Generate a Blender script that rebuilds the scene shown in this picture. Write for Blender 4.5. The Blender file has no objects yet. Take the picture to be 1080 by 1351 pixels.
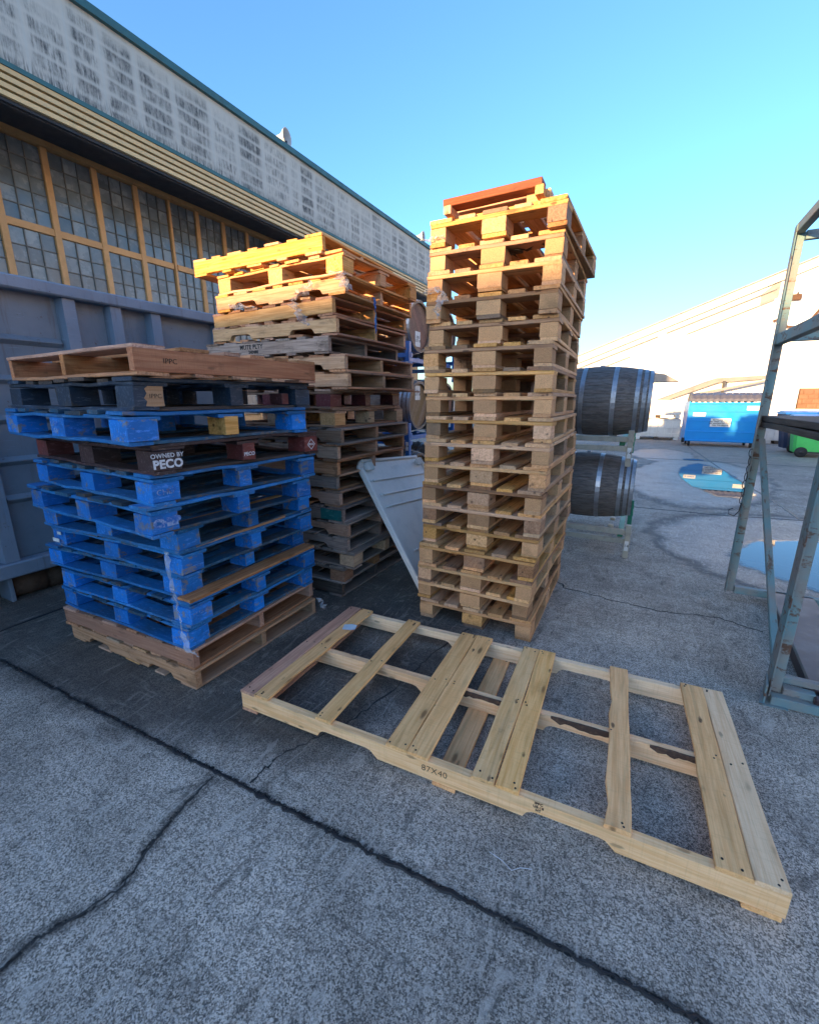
import bpy, bmesh, math, random
from mathutils import Vector, Matrix, Euler
R = math.radians
random.seed(7)
S = bpy.context.scene
C = S.collection

# ---------------------------------------------------------------- camera
cam = bpy.data.cameras.new('camera')
cam.sensor_fit = 'HORIZONTAL'; cam.sensor_width = 36.0; cam.lens = 573.2/1080*36
cam.clip_start = 0.05; cam.clip_end = 2000
camo = bpy.data.objects.new('camera', cam); C.objects.link(camo)
camo.location = (0, 0, 1.545); camo.rotation_euler = (R(90-14.516), 0, R(27.72))
S.camera = camo

# ---------------------------------------------------------------- light
SUN_AZ, SUN_EL = 16.2, 6.2        # direction of travel measured from +Y towards +X; elevation
az, el = R(SUN_AZ), R(SUN_EL)
travel = Vector((math.sin(az)*math.cos(el), math.cos(az)*math.cos(el), -math.sin(el)))
W = bpy.data.worlds.new('World'); S.world = W; W.use_nodes = True
wn = W.node_tree.nodes; wl = W.node_tree.links
sky = wn.new('ShaderNodeTexSky'); sky.sky_type = 'NISHITA'; sky.sun_disc = False
sky.sun_elevation = el; sky.sun_rotation = R(180+SUN_AZ)
sky.altitude = 0; sky.air_density = 0.95; sky.dust_density = 1.3; sky.ozone_density = 3.7
wn['Background'].inputs['Strength'].default_value = 0.15
wl.new(sky.outputs[0], wn['Background'].inputs[0])
sun = bpy.data.lights.new('sun', 'SUN'); sun.energy = 3.0; sun.angle = R(0.5); sun.color = (1.0, 0.62, 0.29)
suno = bpy.data.objects.new('sun', sun); C.objects.link(suno)
suno.rotation_euler = travel.to_track_quat('-Z', 'Y').to_euler()
S.view_settings.view_transform = 'Standard'; S.view_settings.look = 'None'
S.view_settings.gamma = 1.0; S.view_settings.use_curve_mapping = False
S.view_settings.exposure = 2.35
S.cycles.use_denoising = True
S.cycles.max_bounces = 8; S.cycles.diffuse_bounces = 4; S.cycles.glossy_bounces = 3
S.cycles.transparent_max_bounces = 6

# ---------------------------------------------------------------- node helper
class NT:
    def __init__(s, name):
        s.m = bpy.data.materials.new(name); s.m.use_nodes = True
        s.n = s.m.node_tree.nodes; s.l = s.m.node_tree.links
        s.b = s.n['Principled BSDF']; s.out = s.n['Material Output']
    def new(s, t, **k):
        x = s.n.new(t)
        for a, b in k.items(): setattr(x, a, b)
        return x
    def put(s, sock, v):
        if isinstance(v, (int, float)): sock.default_value = v
        elif isinstance(v, (tuple, list)):
            sock.default_value = tuple(v)+(1,) if (len(v) == 3 and len(sock.default_value) == 4) else v
        else: s.l.new(v, sock)
    def math(s, op, a, b=0.0, c=0.0, clamp=False):
        x = s.new('ShaderNodeMath', operation=op, use_clamp=clamp)
        for i, v in enumerate((a, b, c)): s.put(x.inputs[i], v)
        return x.outputs[0]
    def mul(s, a, b): return s.math('MULTIPLY', a, b)
    def add(s, a, b): return s.math('ADD', a, b)
    def ss(s, v, lo, hi):     # smoothstep to 0..1
        x = s.new('ShaderNodeMapRange', interpolation_type='SMOOTHSTEP')
        s.put(x.inputs[0], v); s.put(x.inputs[1], lo); s.put(x.inputs[2], hi)
        return x.outputs[0]
    def ramp(s, v, lo, hi, a=0.0, b=1.0):
        x = s.new('ShaderNodeMapRange'); x.clamp = True
        for i, q in enumerate((v, lo, hi, a, b)): s.put(x.inputs[i], q)
        return x.outputs[0]
    def mix(s, f, a, b, mode='MIX'):
        x = s.new('ShaderNodeMix', data_type='RGBA', blend_type=mode)
        s.put(x.inputs[0], f); s.put(x.inputs[6], a); s.put(x.inputs[7], b)
        return x.outputs[2]
    def coord(s, kind='Object'): return s.new('ShaderNodeTexCoord').outputs[kind]
    def mapping(s, v, scale=(1,1,1), loc=(0,0,0), rot=(0,0,0)):
        x = s.new('ShaderNodeMapping'); s.put(x.inputs[0], v)
        s.put(x.inputs[1], loc); s.put(x.inputs[2], rot); s.put(x.inputs[3], scale)
        return x.outputs[0]
    def noise(s, v, scale, detail=4, rough=.55, dist=0.0):
        x = s.new('ShaderNodeTexNoise'); s.put(x.inputs['Vector'], v); x.inputs['Scale'].default_value = scale
        x.inputs['Detail'].default_value = detail; x.inputs['Roughness'].default_value = rough; x.inputs['Distortion'].default_value = dist
        return x.outputs[0]
    def voro(s, v, scale, feature='F1', out='Distance'):
        x = s.new('ShaderNodeTexVoronoi', feature=feature); s.put(x.inputs['Vector'], v); x.inputs['Scale'].default_value = scale
        return x.outputs[out]
    def rnd(s): return s.new('ShaderNodeObjectInfo').outputs['Random']
    def xyz(s, v):
        x = s.new('ShaderNodeSeparateXYZ'); s.put(x.inputs[0], v); return x.outputs
    def vec(s, x_, y_, z_):
        x = s.new('ShaderNodeCombineXYZ')
        for i, v in enumerate((x_, y_, z_)): s.put(x.inputs[i], v)
        return x.outputs[0]
    def vadd(s, a, b):
        x = s.new('ShaderNodeVectorMath', operation='ADD'); s.put(x.inputs[0], a); s.put(x.inputs[1], b); return x.outputs[0]
    def edge(s, n):     # 1 along the arrises of a board, broken up by the noise n
        x, y, z = s.xyz(s.coord('Generated'))
        q = [s.mul(s.math('ABSOLUTE', s.math('SUBTRACT', v, .5)), 2) for v in (x, y, z)]
        mx = s.math('MAXIMUM', s.math('MAXIMUM', q[0], q[1]), q[2]); mn = s.math('MINIMUM', s.math('MINIMUM', q[0], q[1]), q[2])
        sec = s.math('SUBTRACT', s.math('SUBTRACT', s.add(s.add(q[0], q[1]), q[2]), mx), mn)
        return s.ss(s.add(sec, s.mul(s.math('SUBTRACT', n, .5), 1.1)), .93, 1.06)
    def hsv(s, c, h=.5, sat=1.0, v=1.0):
        x = s.new('ShaderNodeHueSaturation'); s.put(x.inputs[0], h); s.put(x.inputs[1], sat); s.put(x.inputs[2], v); s.put(x.inputs[4], c)
        return x.outputs[0]
    def bump(s, h, strength=.3, dist=.002):
        x = s.new('ShaderNodeBump'); x.inputs['Strength'].default_value = strength; x.inputs['Distance'].default_value = dist
        s.put(x.inputs['Height'], h); s.l.new(x.outputs[0], s.b.inputs['Normal'])
    def done(s, col, rough=.6, metal=0.0, spec=None):
        s.put(s.b.inputs['Base Color'], col); s.put(s.b.inputs['Roughness'], rough); s.put(s.b.inputs['Metallic'], metal)
        if spec is not None: s.b.inputs['Specular IOR Level'].default_value = spec
        return s.m

def simple(name, col, rough=.5, metal=0.0, dirt=.25, scale=6, dcol=(.05,.045,.04), bump=.1, lo=.45, hi=.75):
    t = NT(name); v = t.coord()
    rv = t.mapping(v, loc=t.vec(t.mul(t.rnd(), 37.0), t.mul(t.rnd(), 11.0), 0.0))
    n1 = t.noise(rv, scale, 6, .65); n2 = t.noise(rv, scale*9, 4, .6)
    c = t.mix(t.mul(t.ss(n1, lo, hi), dirt), col, dcol)
    c = t.mix(t.mul(t.ss(n2, .5, .8), dirt*.5), c, tuple(min(1, q*1.5+.02) for q in col))
    c = t.hsv(c, v=t.ramp(t.rnd(), 0, 1, .9, 1.1))
    if bump: t.bump(t.add(n2, n1), bump, .004)
    return t.done(c, t.ramp(n1, .3, .7, rough*.8, min(1, rough*1.25)), metal)

def wood(name, light, dark, grey=.2, greycol=(.16,.145,.125), var=.25, knots=.5, dirt=.25, sat=1.0, satvar=.15):
    t = NT(name); v = t.coord(); r = t.rnd()
    off = t.vec(t.mul(r, 61.7), t.mul(r, 23.1), t.mul(r, 9.3))
    p = t.vadd(v, off)
    g = t.noise(t.mapping(p, (1.6, 38, 38)), 2.4, 5, .6, .6)         # long grain
    fine = t.noise(t.mapping(p, (6, 190, 190)), 2.0, 3, .6)
    band = t.noise(t.mapping(p, (.8, 9, 9)), 2.0, 3, .5, 1.2)
    big = t.noise(p, 3.2, 4, .6)
    c = t.mix(t.ss(g, .36, .66), light, dark)
    c = t.mix(t.mul(t.ss(band, .52, .70), .45), c, tuple(q*.62 for q in dark))
    c = t.mix(t.mul(t.ss(fine, .55, .75), .35), c, tuple(q*.5 for q in dark))
    kv = t.mapping(p, (3.2, 11, 11)); k = t.voro(kv, 1.0)
    kr = t.noise(p, 25, 2)
    kk = t.mul(t.ss(t.add(k, t.mul(kr, .06)), .19, .09), knots)
    c = t.mix(kk, c, (.075, .032, .014))
    k2 = t.voro(t.mapping(p, (5.5, 15, 15), loc=(3.3, 1.7, .4)), 1.0)
    c = t.mix(t.mul(t.ss(t.add(k2, t.mul(t.noise(p, 60, 2), .12)), .21, .13), knots), c, (.05,.022,.012))
    halo = t.mul(t.ss(k, .42, .12), knots*.35)
    c = t.mix(halo, c, tuple(q*.6 for q in dark))
    saw = t.noise(t.mapping(p, (190, 14, 6), rot=(0, 0, .35)), 1.0, 2, .5)
    c = t.mix(t.mul(t.ss(saw, .52, .72), .16), c, tuple(q*.55 for q in dark))
    gm = t.mul(t.ss(t.add(big, t.mul(t.math('SUBTRACT', r, .5), .5)), .42, .68), grey)
    c = t.mix(gm, c, greycol)
    st = t.noise(t.mapping(p, (5, 9, 9)), 1.6, 6, .7)
    c = t.mix(t.mul(t.ss(st, .56, .74), dirt), c, (.035, .026, .02))
    e = t.edge(st)
    c = t.mix(t.mul(e, .45*min(1, dirt*2.5)), c, tuple(q*.45 for q in dark))
    c = t.hsv(c, t.ramp(t.math('FRACT', t.mul(r, 7.31)), 0, 1, .494, .506), t.ramp(t.math('FRACT', t.mul(r, 3.7)), 0, 1, sat-satvar, sat+satvar),
              t.ramp(t.math('FRACT', t.mul(r, 13.9)), 0, 1, 1-var, 1+var))
    t.bump(t.add(t.add(t.mul(g, .7), t.mul(fine, .4)), t.mul(saw, .4)), .6, .003)
    return t.done(c, .72, 0, .3)

def painted_wood(name, col, under, wear=.5, grey=(.09,.1,.1), greyamt=.3, var=.2):
    t = NT(name); v = t.coord(); r = t.rnd()
    p = t.vadd(v, t.vec(t.mul(r, 41.7), t.mul(r, 13.1), t.mul(r, 5.3)))
    g = t.noise(t.mapping(p, (3, 40, 40)), 2.0, 5, .6, .5)
    n = t.noise(p, 14, 6, .7); n2 = t.noise(p, 45, 4, .6); big = t.noise(p, 4, 3)
    c = t.mix(t.mul(t.ss(big, .4, .7), greyamt), col, grey)
    c = t.mix(t.mul(t.ss(t.noise(t.mapping(p, (1, 4, 4)), 16, 6, .8), .52, .64), .7), c, tuple(min(1, q*1.25+.09) for q in col))
    c = t.mix(t.mul(t.ss(n, .52, .7), .45), c, tuple(q*.35 for q in col))
    w = t.mul(t.ss(t.add(t.mul(n, .75), t.mul(g, .35)), .70-.14*wear, .76-.14*wear), wear)
    uw = t.mix(g, under, tuple(q*.5 for q in under))
    c = t.mix(t.mul(t.ss(t.noise(t.mapping(p, (1, 3, 1)), 9, 6, .75), .52, .68), .5), c, tuple(q*.3+.008 for q in col))
    e = t.edge(n)
    c = t.mix(t.mul(e, .75*min(1, wear+.2)), c, uw)
    c = t.mix(w, c, uw)
    c = t.hsv(c, v=t.ramp(t.math('FRACT', t.mul(r, 17.3)), 0, 1, 1-var, 1+var))
    t.bump(t.add(t.mul(g, .6), t.mul(n, .6)), .5, .004)
    return t.done(c, .55, 0, .4)

def chipboard(name, col=(.50,.27,.135)):
    t = NT(name); v = t.coord(); r = t.rnd()
    p = t.vadd(v, t.vec(t.mul(r, 31), t.mul(r, 7), 0.0))
    cell = t.voro(p, 420, out='Color'); cs = t.xyz(cell)[0]
    n = t.noise(p, 9, 4, .6)
    c = t.mix(cs, tuple(q*.74 for q in col), tuple(q*1.2 for q in col))
    c = t.mix(t.mul(t.ss(n, .48, .75), .35), c, (.1, .065, .035))
    c = t.hsv(c, v=t.ramp(t.math('FRACT', t.mul(r, 9.7)), 0, 1, .78, 1.15))
    t.bump(cs, .3, .002)
    return t.done(c, .8, 0, .2)

M = {}
M['pine'] = wood('pale_pine', (.95,.545,.225), (.82,.41,.14), grey=.04, greycol=(.5,.36,.22), var=.06, knots=.85, dirt=.12, satvar=.05)
M['pine_side'] = wood('fresh_pine', (.92,.62,.36), (.82,.49,.25), grey=.05, var=.06, knots=.5, dirt=.06)
M['pine_red'] = wood('red_pine', (.66,.34,.19), (.48,.21,.11), grey=.12, var=.08, knots=.4, dirt=.3)
M['euro'] = wood('pallet_pine', (.72,.41,.20), (.52,.26,.11), grey=.3, greycol=(.27,.18,.12), var=.26, dirt=.45, knots=.8)
M['euro_dark'] = wood('stained_pallet_pine', (.40,.215,.11), (.26,.125,.06), grey=.6, greycol=(.2,.145,.105), var=.25, dirt=.7, knots=.8)
M['chip_dark'] = chipboard('stained_chipboard', (.43,.235,.12))
M['chip'] = chipboard('chipboard', (.56,.31,.155))
M['honey'] = wood('honey_pine', (.76,.43,.19), (.57,.27,.095), grey=.12, var=.16, dirt=.2)
M['weathered'] = wood('weathered_pine', (.50,.25,.13), (.34,.145,.065), grey=.45, greycol=(.30,.165,.105), var=.3, dirt=.45, sat=.9)
M['grey_wood'] = wood('grey_wood', (.34,.225,.165), (.20,.125,.09), grey=.7, greycol=(.27,.175,.135), var=.3, dirt=.5, sat=.75)
M['pale_weathered'] = wood('pale_weathered', (.62,.385,.22), (.46,.25,.12), grey=.4, greycol=(.38,.275,.2), var=.15, dirt=.4)
M['rust_wood'] = wood('orange_brown_wood', (.52,.235,.11), (.38,.14,.06), grey=.2, greycol=(.18,.13,.1), var=.15, dirt=.45, satvar=.04)
M['dark_wood'] = wood('dark_stained_wood', (.10,.075,.06), (.05,.035,.03), grey=.3, greycol=(.06,.055,.055), var=.3, dirt=.5)
M['maroon'] = painted_wood('maroon_paint', (.16,.035,.035), (.2,.12,.08), .4, (.07,.04,.04), .5)
M['peco'] = painted_wood('dark_maroon_paint', (.05,.024,.024), (.10,.06,.045), .4, (.03,.028,.03), .6)
M['peco_red'] = painted_wood('worn_red_paint', (.17,.035,.03), (.12,.07,.05), .3, (.06,.03,.03), .4)
M['blue'] = painted_wood('bright_blue_paint', (.002,.185,.62), (.30,.28,.25), .75, (.004,.06,.2), .5, .28)
M['blue_board'] = painted_wood('worn_blue_paint', (.012,.085,.165), (.24,.165,.11), .75, (.04,.05,.055), .9, .4)
M['blue_edge'] = painted_wood('scuffed_blue_paint', (.008,.16,.44), (.34,.26,.18), .5, (.03,.085,.13), .6, .25)
M['blueblack'] = painted_wood('dark_blue_paint', (.022,.045,.08), (.17,.14,.11), .45, (.02,.022,.026), .7, .3)
M['green_paint'] = painted_wood('teal_paint', (.01,.12,.115), (.1,.1,.09), .5)
M['white_paint'] = simple('white_paint', (.72,.72,.70), .6, dirt=.3)
M['cream_white'] = simple('cream_paint', (.62,.55,.43), .6, dirt=.35, scale=14)
M['ink'] = simple('black_ink', (.012,.012,.014), .7, dirt=0, bump=0)
M['brown_ink'] = simple('brown_ink', (.05,.03,.02), .7, dirt=0, bump=0)
M['chalk'] = simple('white_stencil', (.62,.63,.66), .7, dirt=.5, scale=40, bump=0)
def faded():
    t = NT('faded_stencil'); v = t.coord(); n = t.noise(v, 60, 5, .8); n2 = t.noise(v, 14, 3)
    return t.done(t.mix(t.ss(t.add(t.mul(n, .6), t.mul(n2, .5)), .48, .64), (.02,.13,.46), (.30,.40,.60)), .6)
M['faded'] = faded()
M['nail'] = simple('nail_head', (.03,.028,.026), .5, .6, dirt=0, bump=0)
M['paper'] = simple('pale_blue_paper', (.52,.64,.74), .6, dirt=.08, bump=0)
M['steel_hoop'] = simple('galvanised_hoop', (.40,.40,.42), .42, .85, dirt=.65, scale=7, dcol=(.12,.105,.095))
M['tar'] = simple('black_tar', (.008,.009,.011), .42, dirt=.3, scale=30, dcol=(.03,.03,.03), bump=.8)
M['rubber'] = simple('black_rubber', (.014,.014,.015), .7, dirt=.4, scale=9, dcol=(.05,.045,.04))
M['seat_brown'] = simple('brown_painted_steel', (.055,.032,.032), .45, dirt=.5, scale=5, dcol=(.11,.09,.085))
M['blue_rack'] = simple('blue_steel_paint', (.015,.13,.42), .4, dirt=.3, scale=8)
M['cream_steel'] = simple('cream_steel_paint', (.42,.38,.30), .5, dirt=.4, scale=10)
M['green_steel'] = simple('green_steel_paint', (.02,.22,.12), .5, dirt=.3)
def steel_worn(name, col):
    t = NT(name); v = t.coord(); r = t.rnd()
    p = t.vadd(v, t.vec(t.mul(r, 5.0), t.mul(r, 3.0), 0.0))
    n = t.noise(p, 2.0, 5, .65); run = t.noise(t.mapping(p, (6, 6, .5)), 2.2, 5, .7); sp = t.noise(p, 16, 5, .75); sc = t.noise(t.mapping(p, (3, 3, 60), rot=(.5, 0, 0)), 2.0, 3, .6)
    c = t.mix(t.mul(t.ss(n, .35, .7), .45), col, tuple(q*.62 for q in col))
    c = t.mix(t.mul(t.ss(run, .54, .7), .4), c, (.11,.075,.06))
    c = t.mix(t.mul(t.ss(sp, .63, .70), .8), c, (.10,.05,.03))
    c = t.mix(t.mul(t.ss(sc, .64, .74), .4), c, tuple(min(1, q*1.7) for q in col))
    t.bump(t.add(t.noise(p, 1.3, 3), t.mul(sp, .08)), .35, .03)
    return t.done(c, t.ramp(n, .3, .7, .4, .65))
M['container'] = simple('slate_blue_paint', (.175,.225,.275), .5, dirt=.4, scale=2.2, dcol=(.10,.085,.085), bump=.08)
M['container_rail'] = simple('slate_blue_rail', (.205,.26,.335), .45, dirt=.4, scale=5, dcol=(.09,.08,.085), bump=.1)
M['rust'] = simple('brown_rust', (.09,.045,.025), .85, dirt=.6, scale=14, dcol=(.03,.018,.012))
M['ochre'] = simple('ochre_paint', (.72,.375,.15), .6, dirt=.3, scale=5, dcol=(.34,.18,.06))
M['ochre_dark'] = simple('ochre_paint_dull', (.48,.27,.11), .6, dirt=.45, scale=3, dcol=(.22,.12,.05))
M['cream_trim'] = simple('pale_yellow_paint', (.78,.53,.25), .55, dirt=.25, scale=3, dcol=(.3,.2,.09))
M['teal_trim'] = simple('teal_trim_paint', (.035,.13,.135), .5, dirt=.4, scale=4, dcol=(.04,.07,.07))
M['soffit'] = simple('dark_navy_soffit', (.028,.036,.05), .6, dirt=.3, scale=3)
M['pane_bar'] = simple('steel_glazing_bar', (.15,.135,.115), .6, dirt=.4)
M['white_wall'] = simple('white_painted_wall', (.82,.82,.82), .8, dirt=.08, scale=.7, dcol=(.5,.47,.42), bump=0)
M['shed_grey'] = simple('grey_roof_sheet', (.20,.20,.20), .6, dirt=.3, scale=2)
M['brown_wall'] = simple('tan_brown_block', (.19,.105,.065), .85, dirt=.4, scale=3, dcol=(.12,.07,.05))
M['crate_white'] = simple('white_plastic', (.66,.64,.60), .5, dirt=.3, scale=5, dcol=(.3,.27,.24))
M['dump_blue'] = simple('dumpster_blue', (.003,.25,.66), .4, dirt=.12, scale=3, dcol=(.01,.08,.3))
M['lid_grey'] = simple('dark_grey_plastic', (.10,.105,.135), .5, dirt=.3, scale=6)
M['bin_green'] = simple('lime_green_plastic', (.08,.55,.12), .42, dirt=.2, scale=5, dcol=(.02,.2,.05))
M['bin_navy'] = simple('navy_plastic', (.008,.022,.07), .5, dirt=.2)
M['bin_blue'] = simple('blue_plastic_lid', (.02,.17,.52), .4, dirt=.2)
M['lid_panel'] = simple('pale_grey_plastic', (.70,.66,.62), .5, dirt=.25, scale=7, dcol=(.36,.35,.34), bump=.05)
M['dark_metal'] = simple('dark_steel', (.04,.04,.045), .5, .5, dirt=.3)
M['horn'] = simple('horn_grey', (.5,.5,.5), .45, dirt=.2)

def stave_mat():
    t = NT('weathered_oak_stave'); v = t.coord(); r = t.rnd()
    p = t.vadd(v, t.vec(t.mul(r, 51), t.mul(r, 17), 0.0))
    g = t.noise(t.mapping(p, (4, 30, 30)), 2.5, 5, .65, .5); n = t.noise(p, 7, 5, .65)
    c = t.mix(t.ss(g, .35, .7), (.20,.165,.145), (.085,.07,.062))
    c = t.mix(t.mul(t.ss(n, .5, .75), .5), c, (.06,.048,.038))
    c = t.hsv(c, v=t.ramp(r, 0, 1, .85, 1.15)); t.bump(g, .5, .003)
    return t.done(c, .6, 0, .4)
M['stave'] = stave_mat()
M['head_oak'] = wood('oak_head', (.30,.165,.115), (.21,.105,.07), grey=.3, greycol=(.16,.1,.08), var=.12, knots=0, dirt=.3)
M['head_pale'] = wood('pale_oak_head', (.30,.2,.11), (.22,.135,.065), grey=.2, greycol=(.17,.13,.09), var=.12, knots=0, dirt=.25)
M['stave_pale'] = wood('pale_oak_stave', (.36,.25,.16), (.25,.16,.1), grey=.3, var=.15, knots=0, dirt=.25)

def plastic_film():
    t = NT('clear_film'); n = t.noise(t.coord(), 30, 3)
    t.b.inputs['Alpha'].default_value = .38
    t.bump(n, .8, .01)
    return t.done((.62,.63,.65), .22)
M['film'] = plastic_film()
M['film'].use_backface_culling = False

def glass_mat():
    t = NT('dusty_wired_glass'); v = t.coord(); r = t.rnd()
    p = t.vadd(v, t.vec(t.mul(r, 23), t.mul(r, 57), 0.0))
    n = t.noise(p, 2.2, 4, .6); f = t.noise(p, 40, 3)
    c = t.mix(t.ss(n, .35, .7), (.15,.172,.178), (.26,.282,.28))
    c = t.hsv(c, v=t.ramp(r, 0, 1, .75, 1.25))
    t.bump(t.add(t.mul(n, 1.5), t.mul(f, .1)), .25, .01)
    return t.done(c, t.ramp(n, .3, .7, .12, .36), 0, .7)
M['glass'] = glass_mat()

def rack_paint():
    t = NT('flaking_teal_paint'); v = t.coord('Object'); r = t.rnd()
    p = t.vadd(v, t.vec(t.mul(r, 23), t.mul(r, 57), 0.0))
    n = t.noise(t.mapping(p, (1.5, 6, 6)), 3, 6, .7, .6); n2 = t.noise(p, 26, 5, .7); n3 = t.noise(p, 4, 4)
    c = t.mix(t.ss(n3, .4, .65), (.13,.23,.25), (.21,.20,.185))
    c = t.mix(t.ss(t.add(t.mul(n, .7), t.mul(n2, .3)), .535, .60), c, (.10,.05,.03))
    c = t.mix(t.mul(t.ss(n2, .58, .66), .7), c, (.22,.23,.22))
    t.bump(t.add(n, n2), .6, .003)
    return t.done(c, .6)
M['rack'] = rack_paint()

def fascia_mat():
    t = NT('mildewed_fascia_panel'); v = t.coord(); x, y, z = t.xyz(v)     # y along the eave, z height
    wob = t.noise(t.mapping(v, (1, 1.2, 1.2)), 1.2, 3)
    yy = t.add(y, t.mul(t.math('SUBTRACT', wob, .5), .06))
    col = t.new('ShaderNodeTexVoronoi', feature='F1', voronoi_dimensions='1D'); col.inputs['Scale'].default_value = 1.15; t.put(col.inputs['W'], yy)
    edge = t.new('ShaderNodeTexVoronoi', feature='DISTANCE_TO_EDGE', voronoi_dimensions='1D'); edge.inputs['Scale'].default_value = 1.15; t.put(edge.inputs['W'], yy)
    cr = t.xyz(col.outputs['Color'])
    rows = t.math('FRACT', t.mul(t.add(z, t.mul(wob, .05)), 3.45))
    rowm = t.mul(t.ss(rows, .0, .3), t.ss(rows, 1.0, .8))
    colm = t.ss(edge.outputs['Distance'], .06, .16)
    streak = t.noise(t.mapping(v, (1, 9, .9)), 2.2, 6, .7); st2 = t.noise(t.mapping(v, (1, 34, 2.2)), 1.4, 4, .7)
    amt = t.add(t.mul(streak, .6), t.mul(st2, .5))
    amt = t.ss(amt, t.ramp(cr[0], 0, 1, .36, .54), t.ramp(cr[0], 0, 1, .56, .74))
    top = t.ss(t.add(z, t.mul(cr[1], -.5)), 9.3, 8.7)
    low = t.ss(t.add(z, t.mul(streak, -.5)), 7.75, 7.35)
    blot = t.ss(t.noise(t.mapping(v, (1, 1.0, 1.6)), 1.1, 5, .65), .34, .62)
    grid = t.mul(t.ramp(rowm, 0, 1, .2, 1), t.ramp(colm, 0, 1, .2, 1))
    soft = t.ss(t.noise(t.mapping(v, (1, 5, 1.6)), 2.4, 6, .72), .36, .68)
    m = t.mul(t.mul(t.mul(t.add(t.mul(amt, .5), t.mul(soft, .65)), grid), top), t.ramp(blot, 0, 1, .35, 1))
    m = t.math('MAXIMUM', t.mul(m, .98), t.mul(t.mul(low, t.ss(st2, .40, .62)), .92))
    base = t.mix(t.noise(v, .7, 3), (.62,.585,.51), (.49,.47,.41))
    c = t.mix(m, base, (.055,.06,.062))
    c = t.mix(t.mul(t.ss(edge.outputs['Distance'], .05, .0), .35), c, (.5,.53,.5))
    return t.done(c, .8)
M['fascia'] = fascia_mat()

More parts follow.
